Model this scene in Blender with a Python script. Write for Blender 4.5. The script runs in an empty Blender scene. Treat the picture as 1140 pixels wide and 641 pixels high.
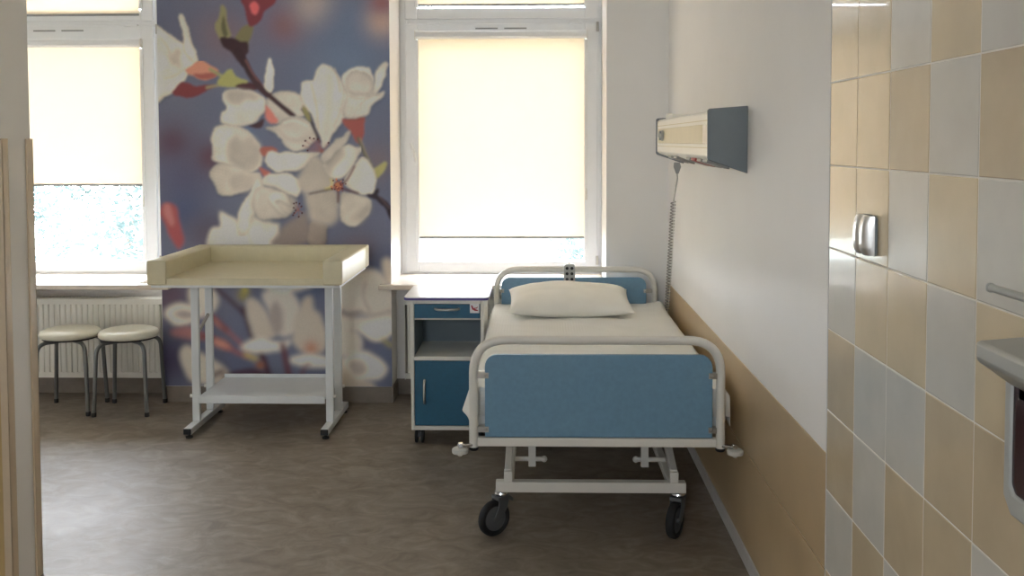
import bpy, bmesh, math, random
import numpy as np
from mathutils import Vector, Matrix
PI = math.pi
C = bpy.context.scene.collection
SC = bpy.context.scene

# ---------------------------------------------------------------- camera
# lens 1100 px at 1140 px width; eye 1.5 m above the floor; looks 2.6 deg down; lens shifted
cd = bpy.data.cameras.new('camera'); cam = bpy.data.objects.new('camera', cd); C.objects.link(cam)
cd.sensor_fit = 'HORIZONTAL'; cd.sensor_width = 36.0; cd.lens = 36.0*1100/1140
cd.shift_x = 0.0; cd.shift_y = -(320.5-207.0)/1140; cd.clip_start = .02; cd.clip_end = 200
_p, _y, _r = math.radians(2.6), math.radians(1.458), math.radians(.15)
fw = Vector((-math.sin(_y)*math.cos(_p), math.cos(_y)*math.cos(_p), -math.sin(_p)))
r0 = Vector((math.cos(_y), math.sin(_y), 0)); u0 = r0.cross(fw)
rr = math.cos(_r)*r0 - math.sin(_r)*u0; uu = math.sin(_r)*r0 + math.cos(_r)*u0
m = Matrix.Identity(4)
for i in range(3):
    m[i][0], m[i][1], m[i][2] = rr[i], uu[i], -fw[i]
m.translation = Vector((0, 0, 1.5)); cam.matrix_world = m
SC.camera = cam

# ---------------------------------------------------------------- light
SKY = 30.0
w = bpy.data.worlds.new('sky'); SC.world = w; w.use_nodes = True
nt = w.node_tree; nt.nodes.clear()
wo = nt.nodes.new('ShaderNodeOutputWorld'); bg = nt.nodes.new('ShaderNodeBackground')
tc = nt.nodes.new('ShaderNodeTexCoord'); sp = nt.nodes.new('ShaderNodeSeparateXYZ'); rp = nt.nodes.new('ShaderNodeValToRGB')
nt.links.new(tc.outputs['Generated'], sp.inputs[0]); nt.links.new(sp.outputs['Z'], rp.inputs[0])
rp.color_ramp.elements[0].position = 0.0; rp.color_ramp.elements[0].color = (.925, .94, 1.0, 1)
rp.color_ramp.elements[1].position = .7; rp.color_ramp.elements[1].color = (.86, .89, 1.0, 1)
nt.links.new(rp.outputs[0], bg.inputs[0]); bg.inputs[1].default_value = SKY
nt.links.new(bg.outputs[0], wo.inputs[0])
def portal(x, z, sx, sz):
    l = bpy.data.lights.new('window_portal', 'AREA'); l.shape = 'RECTANGLE'; l.size = sx; l.size_y = sz
    l.cycles.is_portal = True
    o = bpy.data.objects.new('window_portal', l); C.objects.link(o)
    o.location = (x, 6.115, z); o.rotation_euler = (-PI/2, 0, 0)      # its -Z faces the room
portal(-.22, 1.79, 1.32, 2.4); portal(-2.90, 1.79, 1.40, 2.4); portal(-5.17, 1.79, 1.45, 2.4)  # the last one belongs to the added window out of view
# fill daylight through an unseen window added behind the camera
l = bpy.data.lights.new('window_portal', 'AREA'); l.shape = 'RECTANGLE'; l.size = 1.1; l.size_y = .95; l.cycles.is_portal = True
o = bpy.data.objects.new('window_portal', l); C.objects.link(o); o.location = (-1.1, -3.22, 2.1); o.rotation_euler = (PI/2, 0, 0)
SC.view_settings.view_transform = 'Standard'; SC.view_settings.look = 'None'
SC.view_settings.gamma = 1.0; SC.view_settings.use_curve_mapping = False
SC.view_settings.exposure = 0.27
SC.cycles.use_denoising = True
SC.cycles.max_bounces = 14; SC.cycles.diffuse_bounces = 8; SC.cycles.glossy_bounces = 4
SC.cycles.transmission_bounces = 8; SC.cycles.transparent_max_bounces = 12
SC.cycles.sample_clamp_indirect = 6.0; SC.cycles.caustics_reflective = False; SC.cycles.caustics_refractive = False

# ---------------------------------------------------------------- materials
def lin(c):
    return tuple(((v/255)/12.92 if v/255 <= .04045 else ((v/255+.055)/1.055)**2.4) for v in c)
MATS = {}
def mat(name, rgb, rough=.5, metal=0.0, var=.04, scale=20, bump=0.0, bscale=200, coat=0.0, spec=.5):
    """principled with a procedural tone variation and a fine bump; rgb is sRGB 0-255"""
    if name in MATS: return MATS[name]
    M = bpy.data.materials.new(name); M.use_nodes = True; t = M.node_tree; b = t.nodes['Principled BSDF']
    a = lin(rgb); tc = t.nodes.new('ShaderNodeTexCoord')
    nz = t.nodes.new('ShaderNodeTexNoise'); nz.inputs['Scale'].default_value = scale; nz.inputs['Detail'].default_value = 4
    rp = t.nodes.new('ShaderNodeValToRGB')
    rp.color_ramp.elements[0].position = .3; rp.color_ramp.elements[1].position = .7
    rp.color_ramp.elements[0].color = tuple(v*(1-var) for v in a)+(1,); rp.color_ramp.elements[1].color = tuple(min(1, v*(1+var)) for v in a)+(1,)
    t.links.new(tc.outputs['Object'], nz.inputs['Vector']); t.links.new(nz.outputs['Fac'], rp.inputs[0]); t.links.new(rp.outputs[0], b.inputs['Base Color'])
    b.inputs['Roughness'].default_value = rough; b.inputs['Metallic'].default_value = metal
    b.inputs['Coat Weight'].default_value = coat; b.inputs['Specular IOR Level'].default_value = spec
    if bump:
        n2 = t.nodes.new('ShaderNodeTexNoise'); n2.inputs['Scale'].default_value = bscale; n2.inputs['Detail'].default_value = 3
        bp = t.nodes.new('ShaderNodeBump'); bp.inputs['Strength'].default_value = bump; bp.inputs['Distance'].default_value = .002
        t.links.new(tc.outputs['Object'], n2.inputs['Vector']); t.links.new(n2.outputs['Fac'], bp.inputs['Height']); t.links.new(bp.outputs[0], b.inputs['Normal'])
    MATS[name] = M; return M
PAINT = mat('wall_paint', (238, 236, 233), .6, var=.015, scale=3, bump=.25, bscale=260)
CEIL = mat('ceiling_paint', (236, 235, 230), .8, var=.01, scale=3)
WAINS = mat('tan_panel', (190, 166, 130), .38, var=.04, scale=6, bump=.1, bscale=300)
OCHRE = mat('ochre_panel', (188, 160, 112), .45, var=.05, scale=8)
GUARD = mat('corner_guard_plastic', (205, 186, 160), .4, var=.03)
BASE_W = mat('pale_skirting', (200, 198, 196), .45, var=.03)
BASE_F = mat('coved_vinyl', (132, 122, 112), .5, var=.12, scale=14)
REVEAL = mat('reveal_paint', (238, 234, 224), .6, var=.01, scale=3)
PVC = mat('window_plastic', (243, 245, 247), .28, var=.01)
SEAL = mat('window_gasket', (90, 92, 95), .6)
SILLM = mat('sill_marble', (226, 214, 200), .25, var=.05, scale=18)
RADM = mat('radiator_enamel', (226, 224, 216), .35, var=.01)
CREAM = mat('cream_vinyl', (210, 202, 172), .42, var=.03, scale=30, bump=.2, bscale=350)
SEATM = mat('stool_vinyl', (230, 227, 210), .35, var=.03, scale=30, bump=.2, bscale=350)
GREYM = mat('grey_tube', (120, 122, 122), .32, metal=.75, var=.03)
WENAM = mat('white_enamel', (222, 226, 228), .32, var=.015)
IVORY = mat('ivory_enamel', (228, 226, 219), .28, var=.015)
CHROME = mat('chrome', (215, 215, 215), .12, metal=1.0, var=.02)
STEEL = mat('satin_steel', (190, 188, 182), .3, metal=.9, var=.03)
BLUEP = mat('blue_laminate', (112, 151, 178), .42, var=.05, scale=60)
BLUED = mat('deep_blue_laminate', (38, 94, 124), .4, var=.05, scale=60)
NICHE_SHADE = mat('shaded_cabinet_interior', (112, 126, 134), .5, var=.03)  # interior colour darkened, shade of the niche put into it
BLACK = mat('black_plastic', (26, 26, 28), .45)
RUBBER = mat('black_rubber', (22, 22, 24), .65)
DGREY = mat('dark_grey_plastic', (122, 130, 136), .5, var=.03)
FORKG = mat('grey_fork', (95, 98, 100), .45, metal=.4)
HUBG = mat('hub_grey', (90, 92, 94), .5)
GREYP = mat('grey_plastic', (150, 152, 152), .5, var=.03)
SATIN = mat('satin_chrome', (236, 236, 234), .28, metal=1.0, var=.02)
BUMPW = mat('bumper_plastic', (205, 205, 200), .4)
DIFFU = mat('beige_diffuser', (206, 196, 162), .35, var=.03)
UNITW = mat('unit_white', (240, 238, 228), .3, var=.01)
UNITU = mat('unit_underside', (150, 150, 145), .5)
UNITD = mat('pale_grey_plastic', (196, 196, 190), .4)
REDP = mat('red_socket', (150, 50, 50), .5)
CORD = mat('grey_cord', (158, 156, 150), .5)
PILLOW = mat('pillow_cotton', (244, 242, 234), .85, var=.02, scale=8, bump=.3, bscale=120)
MATTR = mat('mattress_cover', (225, 230, 232), .8, var=.02)
TOPW = mat('cabinet_top', (240, 238, 240), .3, var=.01)
VIOLET = mat('violet_edge', (84, 70, 140), .4)
LABELW = mat('label_white', (232, 232, 235), .5)
LABELR = mat('label_red', (150, 30, 50), .5)
DISPG = mat('dispenser_grey', (176, 178, 174), .4, var=.03)
DISPW = mat('dispenser_window', (58, 34, 36), .15, var=.1)
HANDG = mat('handset_grey', (172, 174, 172), .5)

def cloth_mat():
    M = bpy.data.materials.new('white_sheet'); M.use_nodes = True; t = M.node_tree; b = t.nodes['Principled BSDF']
    b.inputs['Roughness'].default_value = .85
    tc = t.nodes.new('ShaderNodeTexCoord')
    nz = t.nodes.new('ShaderNodeTexNoise'); nz.inputs['Scale'].default_value = 5; nz.inputs['Detail'].default_value = 3
    rp = t.nodes.new('ShaderNodeValToRGB'); rp.color_ramp.elements[0].color = lin((233, 234, 230))+(1,); rp.color_ramp.elements[1].color = lin((243, 243, 239))+(1,)
    vo = t.nodes.new('ShaderNodeTexVoronoi'); vo.inputs['Scale'].default_value = 75; vo.inputs['Randomness'].default_value = .05
    bp = t.nodes.new('ShaderNodeBump'); bp.inputs['Strength'].default_value = .5; bp.inputs['Distance'].default_value = .003
    t.links.new(tc.outputs['Object'], nz.inputs['Vector']); t.links.new(tc.outputs['Object'], vo.inputs['Vector'])
    t.links.new(nz.outputs['Fac'], rp.inputs[0]); t.links.new(rp.outputs[0], b.inputs['Base Color'])
    t.links.new(vo.outputs['Distance'], bp.inputs['Height']); t.links.new(bp.outputs[0], b.inputs['Normal'])
    return M
SHEET = cloth_mat()

def floor_mat():
    M = bpy.data.materials.new('marbled_vinyl'); M.use_nodes = True; t = M.node_tree; b = t.nodes['Principled BSDF']
    tc = t.nodes.new('ShaderNodeTexCoord'); mp = t.nodes.new('ShaderNodeMapping'); mp.inputs['Scale'].default_value = (1.0, 1.5, 1)
    n1 = t.nodes.new('ShaderNodeTexNoise'); n1.inputs['Scale'].default_value = 7; n1.inputs['Detail'].default_value = 7; n1.inputs['Roughness'].default_value = .65; n1.inputs['Distortion'].default_value = 1.2
    rp = t.nodes.new('ShaderNodeValToRGB'); e = rp.color_ramp.elements
    e[0].position = .3; e[0].color = lin((110, 99, 87))+(1,); e[1].position = .72; e[1].color = lin((152, 141, 127))+(1,)
    k = rp.color_ramp.elements.new(.5); k.color = lin((130, 119, 106))+(1,)
    n2 = t.nodes.new('ShaderNodeTexNoise'); n2.inputs['Scale'].default_value = 2.0; n2.inputs['Detail'].default_value = 3
    mr = t.nodes.new('ShaderNodeMapRange'); mr.inputs['To Min'].default_value = .42; mr.inputs['To Max'].default_value = .56
    t.links.new(tc.outputs['Object'], mp.inputs[0]); t.links.new(mp.outputs[0], n1.inputs['Vector']); t.links.new(tc.outputs['Object'], n2.inputs['Vector'])
    t.links.new(n1.outputs['Fac'], rp.inputs[0]); t.links.new(rp.outputs[0], b.inputs['Base Color'])
    t.links.new(n2.outputs['Fac'], mr.inputs[0]); t.links.new(mr.outputs[0], b.inputs['Roughness'])
    return M
FLOORM = floor_mat()

def blind_mat():
    M = bpy.data.materials.new('blind_fabric'); M.use_nodes = True; t = M.node_tree; t.nodes.clear()
    o = t.nodes.new('ShaderNodeOutputMaterial'); mx = t.nodes.new('ShaderNodeMixShader'); d = t.nodes.new('ShaderNodeBsdfDiffuse'); tr = t.nodes.new('ShaderNodeBsdfTranslucent')
    tc = t.nodes.new('ShaderNodeTexCoord'); wv = t.nodes.new('ShaderNodeTexNoise'); wv.inputs['Scale'].default_value = 40
    rp = t.nodes.new('ShaderNodeValToRGB'); rp.color_ramp.elements[0].color = (.96, .86, .75, 1); rp.color_ramp.elements[1].color = (.97, .88, .78, 1)
    t.links.new(tc.outputs['Object'], wv.inputs['Vector']); t.links.new(wv.outputs['Fac'], rp.inputs[0])
    d.inputs[0].default_value = (.86, .80, .66, 1); t.links.new(rp.outputs[0], tr.inputs[0]); mx.inputs[0].default_value = .235
    t.links.new(d.outputs[0], mx.inputs[1]); t.links.new(tr.outputs[0], mx.inputs[2]); t.links.new(mx.outputs[0], o.inputs[0])
    return M
BLINDM = blind_mat()
def glass_mat():
    M = bpy.data.materials.new('window_glass'); M.use_nodes = True; t = M.node_tree; t.nodes.clear()
    o = t.nodes.new('ShaderNodeOutputMaterial'); mx = t.nodes.new('ShaderNodeMixShader'); g = t.nodes.new('ShaderNodeBsdfGlossy'); tr = t.nodes.new('ShaderNodeBsdfTransparent')
    g.inputs['Roughness'].default_value = .02; tr.inputs[0].default_value = (.95, .97, .97, 1); mx.inputs[0].default_value = .06
    t.links.new(tr.outputs[0], mx.inputs[1]); t.links.new(g.outputs[0], mx.inputs[2]); t.links.new(mx.outputs[0], o.inputs[0])
    return M
GLASS = glass_mat()

# ---------------------------------------------------------------- mesh helpers
def link(name, me, parent=None):
    o = bpy.data.objects.new(name, me); C.objects.link(o)
    if parent: o.parent = parent
    return o
def obj(name, bm, mats, parent=None, smooth=False, bevel=0.0, angle=40):
    me = bpy.data.meshes.new(name)
    bmesh.ops.recalc_face_normals(bm, faces=bm.faces)
    bm.to_mesh(me); bm.free()
    for mm in (mats if isinstance(mats, (list, tuple)) else [mats]): me.materials.append(mm)
    if smooth or bevel:
        for p in me.polygons: p.use_smooth = True
        me.set_sharp_from_angle(angle=math.radians(angle))
    o = link(name, me, parent)
    if bevel:
        b = o.modifiers.new('bevel', 'BEVEL'); b.width = bevel; b.segments = 2; b.limit_method = 'ANGLE'; b.angle_limit = math.radians(40)
        b.harden_normals = False
    return o
def thing(name, label, cat, loc=(0, 0, 0), rz=0, group=None):
    o = bpy.data.objects.new(name, None); C.objects.link(o); o.empty_display_size = .1
    o.location = loc; o.rotation_euler = (0, 0, rz); o['label'] = label; o['category'] = cat
    if group: o['group'] = group
    return o
def tag(o, label, cat, group=None):
    o['label'] = label; o['category'] = cat
    if group: o['group'] = group
    return o
def struct(o):
    o['kind'] = 'structure'; return o
def dup(root, loc, rz, label, group=None):
    r = root.copy(); C.objects.link(r); r.location = loc; r.rotation_euler = (0, 0, rz); r['label'] = label
    if group: r['group'] = group
    for ch in list(root.children):
        c = ch.copy(); C.objects.link(c); c.parent = r
        for g in list(ch.children):
            d = g.copy(); C.objects.link(d); d.parent = c
    return r
def box(bm, x0, x1, y0, y1, z0, z1, mi=0):
    vs = [bm.verts.new((x, y, z)) for x in (x0, x1) for y in (y0, y1) for z in (z0, z1)]
    for f in ((0, 1, 3, 2), (4, 6, 7, 5), (0, 4, 5, 1), (2, 3, 7, 6), (0, 2, 6, 4), (1, 5, 7, 3)):
        fc = bm.faces.new([vs[i] for i in f]); fc.material_index = mi
    return vs
def BX(*a):
    bm = bmesh.new(); box(bm, *a); return bm
def prism(bm, pts, axis, a0, a1, mi=0):
    """extrude a 2-D outline along x, y or z"""
    def v(p, a):
        return {'x': (a, p[0], p[1]), 'y': (p[0], a, p[1]), 'z': (p[0], p[1], a)}[axis]
    A = [bm.verts.new(v(p, a0)) for p in pts]; B = [bm.verts.new(v(p, a1)) for p in pts]; n = len(pts)
    for f in ([A, B[::-1]]):
        fc = bm.faces.new(f); fc.material_index = mi
    for i in range(n):
        fc = bm.faces.new((A[i], B[i], B[(i+1) % n], A[(i+1) % n])); fc.material_index = mi
def rrect(x0, x1, z0, z1, rad, n=6, corners=(1, 1, 1, 1)):
    """rounded rectangle outline; corners bl, br, tr, tl"""
    out = []
    for (cx, cz, a0, on) in ((x0, z0, PI, corners[0]), (x1, z0, 1.5*PI, corners[1]), (x1, z1, 0, corners[2]), (x0, z1, .5*PI, corners[3])):
        if not on or rad <= 0: out.append((cx, cz)); continue
        mx = cx+rad if cx == x0 else cx-rad; mz = cz+rad if cz == z0 else cz-rad
        for i in range(n+1):
            a = a0 + .5*PI*i/n; out.append((mx+rad*math.cos(a), mz+rad*math.sin(a)))
    return out
def fillet(pts, rad, n=7, closed=False):
    out = []; N = len(pts); P = [Vector(p) for p in pts]
    for i in range(N):
        if not closed and i in (0, N-1): out.append(P[i]); continue
        a, b, c = P[i-1], P[i], P[(i+1) % N]
        d1 = (a-b); d2 = (c-b); l = min(rad if not isinstance(rad, (list, tuple)) else rad[i], d1.length*.49, d2.length*.49)
        if l <= 1e-5: out.append(b); continue
        p, q = b+d1.normalized()*l, b+d2.normalized()*l
        for k in range(n+1):
            t = k/n; out.append((1-t)**2*p + 2*t*(1-t)*b + t*t*q)
    return out
def tube(bm, pts, r, seg=12, closed=False, caps=True, flat=None, mi=0):
    """sweep a circle (or flat=(w,h) rectangle with soft look) along points"""
    P = [Vector(p) for p in pts]; n = len(P); rings = []
    T = []
    for i in range(n):
        a = P[i-1] if (closed or i > 0) else P[i]; b = P[(i+1) % n] if (closed or i < n-1) else P[i]
        T.append((b-a).normalized())
    up = Vector((0, 0, 1)) if abs(T[0].z) < .9 else Vector((0, 1, 0))
    N = (up - T[0]*up.dot(T[0])).normalized()
    for i in range(n):
        if i: N = (N - T[i]*N.dot(T[i])).normalized()
        B = T[i].cross(N)
        R = r[i] if isinstance(r, (list, tuple)) else r
        rings.append([bm.verts.new(P[i] + N*R*math.cos(2*PI*k/seg) + B*R*math.sin(2*PI*k/seg)) for k in range(seg)])
    for i in range(n if closed else n-1):
        a, b = rings[i], rings[(i+1) % n]
        for k in range(seg):
            f = bm.faces.new((a[k], a[(k+1) % seg], b[(k+1) % seg], b[k])); f.material_index = mi
    if caps and not closed:
        bm.faces.new(rings[0][::-1]).material_index = mi; bm.faces.new(rings[-1]).material_index = mi
def TB(pts, r, **k):
    bm = bmesh.new(); tube(bm, pts, r, **k); return bm
def bar(bm, p, q, w, h, mi=0, up=(0, 0, 1)):
    """rectangular bar from p to q"""
    p, q = Vector(p), Vector(q); d = (q-p).normalized(); U = Vector(up)
    if abs(d.dot(U)) > .97: U = Vector((0, 1, 0))
    s = d.cross(U).normalized(); U = s.cross(d).normalized()
    vs = [bm.verts.new(c + s*a*w/2 + U*b*h/2) for c in (p, q) for a in (-1, 1) for b in (-1, 1)]
    for f in ((0, 1, 3, 2), (4, 6, 7, 5), (0, 4, 5, 1), (2, 3, 7, 6), (0, 2, 6, 4), (1, 5, 7, 3)):
        bm.faces.new([vs[i] for i in f]).material_index = mi
def lathe(bm, prof, cx=0, cy=0, seg=32, mi=0, mtx=None):
    """profile of (r, z) round the z axis; mtx moves it"""
    rings = []
    for r, z in prof:
        if r < 1e-6: rings.append([bm.verts.new((cx, cy, z))])
        else: rings.append([bm.verts.new((cx+r*math.cos(2*PI*k/seg), cy+r*math.sin(2*PI*k/seg), z)) for k in range(seg)])
    for a, b in zip(rings, rings[1:]):
        for k in range(seg):
            k2 = (k+1) % seg
            if len(a) == 1 and len(b) == 1: continue
            if len(a) == 1: f = bm.faces.new((a[0], b[k2], b[k]))
            elif len(b) == 1: f = bm.faces.new((a[k], a[k2], b[0]))
            else: f = bm.faces.new((a[k], a[k2], b[k2], b[k]))
            f.material_index = mi
    if mtx is not None:
        bmesh.ops.transform(bm, matrix=mtx, verts=[v for R in rings for v in R])
def ball(bm, c, r, mi=0, seg=12):
    lathe(bm, [(r*math.sin(PI*i/8), c[2]-r*math.cos(PI*i/8)) for i in range(9)], c[0], c[1], seg, mi)

# ---------------------------------------------------------------- room shell
D = 5.6; XR = .74; ZC = 3.2; XL = -6.4
WIN = {1: (-3.52, -2.16, -2.30), 2: (-.835, .40, .39), 3: (-5.85, -4.5, -4.5)}      # opening left, opening right at the room face, opening right at the frame
bm = BX(XL-.1, XR+.2, -3.2, 6.1, -.1, 0); struct(obj('floor', bm, FLOORM))
bm = BX(XL-.1, XR+.2, -3.2, 6.1, ZC, ZC+.1); struct(obj('ceiling', bm, CEIL))
ZT = 2.92; ZS = .66
def pier(x0, x1, x1b=None, x0b=None):
    x1b = x1 if x1b is None else x1b; x0b = x0 if x0b is None else x0b
    bm = bmesh.new(); prism(bm, [(x0, D), (x1, D), (x1b, 6.1), (x0b, 6.1)], 'z', 0, ZC); struct(obj('wall_back', bm, PAINT))
pier(XL, -5.85); pier(-4.5, -3.52); pier(-2.16, -.835, x0b=-2.30); pier(.392, XR+.1)
for a, b in ((-5.85, -4.5), (-3.52, -2.16), (-.835, .392)):
    struct(obj('wall_back', BX(a, b, D, 6.1, ZT, ZC), PAINT))                    # lintel
    struct(obj('wall_back', BX(a, b, 5.80, 6.1, 0, ZS), PAINT))                  # thin wall behind the radiator

struct(obj('wall_right', BX(XR, XR+.12, 2.347, D, 0, ZC), PAINT))
struct(obj('wall_left', BX(XL-.1, XL, 2.95, 6.1, 0, ZC), PAINT))
bm = bmesh.new()                                     # wall behind the camera, with a window added to supply fill light
for q in ((-2.7, -1.62, 0, ZC), (-.58, XR+.2, 0, ZC), (-1.62, -.58, 0, 1.65), (-1.62, -.58, 2.55, ZC)): box(bm, q[0], q[1], -3.2, -3.05, q[2], q[3])
struct(obj('wall_front', bm, PAINT))
bm = bmesh.new()
for q in ((-1.62, -1.56, 1.65, 2.55), (-.64, -.58, 1.65, 2.55), (-1.56, -.64, 1.65, 1.71), (-1.56, -.64, 2.49, 2.55)): box(bm, q[0], q[1], -3.16, -3.10, q[2], q[3])
wf = struct(obj('window_4', bm, PVC, bevel=.004)); obj('glass_pane', BX(-1.56, -.64, -3.132, -3.128, 1.71, 2.49), GLASS, wf)
struct(obj('wall_entrance', BX(-2.72, -2.6, -3.2, 2.95, 0, ZC), PAINT))
struct(obj('wall_partition', BX(XL-.1, -1.625, 2.955, 3.13, 0, ZC), PAINT))
# tan wainscot on the right wall: two panels with a fine seam at 0.40 m, pale strip at the floor
bm = bmesh.new(); box(bm, XR-.004, XR, 2.36, D, .403, .70); box(bm, XR-.004, XR, 2.36, D, .06, .398)
struct(obj('trim_1', bm, WAINS, bevel=.001))
struct(obj('baseboard_right', BX(XR-.010, XR, 2.36, D-.01, 0, .06), BASE_W, bevel=.003))
# coved vinyl skirting of the floor colour
bm = bmesh.new()
for a, b in ((-4.5, -3.52), (-2.16, -.835), (.40, XR-.01)):
    box(bm, a, b, D-.008, D, 0, .092)
for a, b in ((-3.52, -2.16), (-.835, .392)):
    box(bm, a, b, 5.792, 5.80, 0, .092)
box(bm, -.835, -.827, D, 5.79, 0, .092); box(bm, -2.168, -2.16, D, 5.79, 0, .092)
struct(obj('baseboard_back', bm, BASE_F, bevel=.002))
bm = bmesh.new(); box(bm, XL, -1.62, 2.947, 2.955, 0, .09); box(bm, -1.625, -1.617, 2.947, 3.138, 0, .09)
struct(obj('baseboard_partition', bm, BASE_F, bevel=.002))
# partition: ochre panel on its face, plastic guards on both corners of the end
struct(obj('trim_2', BX(XL, -1.642, 2.951, 2.955, .09, 1.512), OCHRE))
for k, y0 in enumerate((2.949, 3.098)):
    bm = bmesh.new()
    box(bm, -1.625, -1.6185, y0, y0+.038, .09, 1.512)
    if k == 0: box(bm, -1.642, -1.6185, 2.9485, 2.955, .09, 1.512)
    else: box(bm, -1.66, -1.6185, 3.13, 3.1365, .09, 1.512)
    struct(obj('trim_%d' % (3+k), bm, GUARD, bevel=.0015))

# tiled wall by the camera: 20 cm glazed tiles, one mesh with real joints
def tile_mat(name, rgb):
    M = mat(name, rgb, .24, var=.05, scale=9, coat=.3)
    return M
T_B = tile_mat('tile_beige', (212, 195, 163)); T_G = tile_mat('tile_pale_grey', (206, 203, 194)); T_D = tile_mat('tile_tan', (198, 181, 152))
GROUT = mat('grout', (222, 217, 206), .8, var=.05)
bm = BX(.6909, XR+.12, -3.05, 2.345, 0, ZC)
struct(obj('wall_right_tiled', bm, GROUT))
rows = {  # row letter from the top: bottom z, colours from the far edge towards the camera
 1.638: 'BBGBGBGGB', 1.441: 'BBDGDBGDG', 1.249: 'BBGBGBDGB', 1.056: 'GBBGBBGDB', .863: 'DGGDDGDBG', .670: 'DGDDGDGDB', .477: 'GDGBDGDGD'}
tb = bmesh.new(); random.seed(5)
P_ = .1935; PY = .196
for rI in range(-6, 9):
    z0 = 1.441 + rI*P_
    if rI == -6: pass
    key = min(rows, key=lambda k: abs(k-z0)); pat = rows[key] if abs(key-z0) < .05 else None
    for c in range(0, 27):
        y1 = 2.347 - c*PY; y0 = y1-PY
        ch = pat[c] if pat and c < 9 else random.choice('BGDGB')
        zz0, zz1 = max(0.0, z0), min(ZC, z0+P_)
        if zz1-zz0 < .02: continue
        g = .0009
        # pillowed tile: a raised face inside a bevelled rim
        vo = [tb.verts.new((.6912, y, z)) for y, z in ((y0+g, zz0+g), (y1-g, zz0+g), (y1-g, zz1-g), (y0+g, zz1-g))]
        vi = [tb.verts.new((.690, y, z)) for y, z in ((y0+g+.002, zz0+g+.002), (y1-g-.002, zz0+g+.002), (y1-g-.002, zz1-g-.002), (y0+g+.002, zz1-g-.002))]
        mi = 'BGD'.index(ch)
        f = tb.faces.new(vi[::-1]); f.material_index = mi
        for i in range(4):
            f = tb.faces.new((vo[i], vi[i], vi[(i+1) % 4], vo[(i+1) % 4])); f.material_index = mi
o = obj('wall_right_tiling', tb, [T_B, T_G, T_D]); struct(o)
struct(obj('trim_5', BX(.689, XR, 2.345, 2.349, 0, ZC), BASE_W, bevel=.001))     # edge strip closing the tiles
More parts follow.
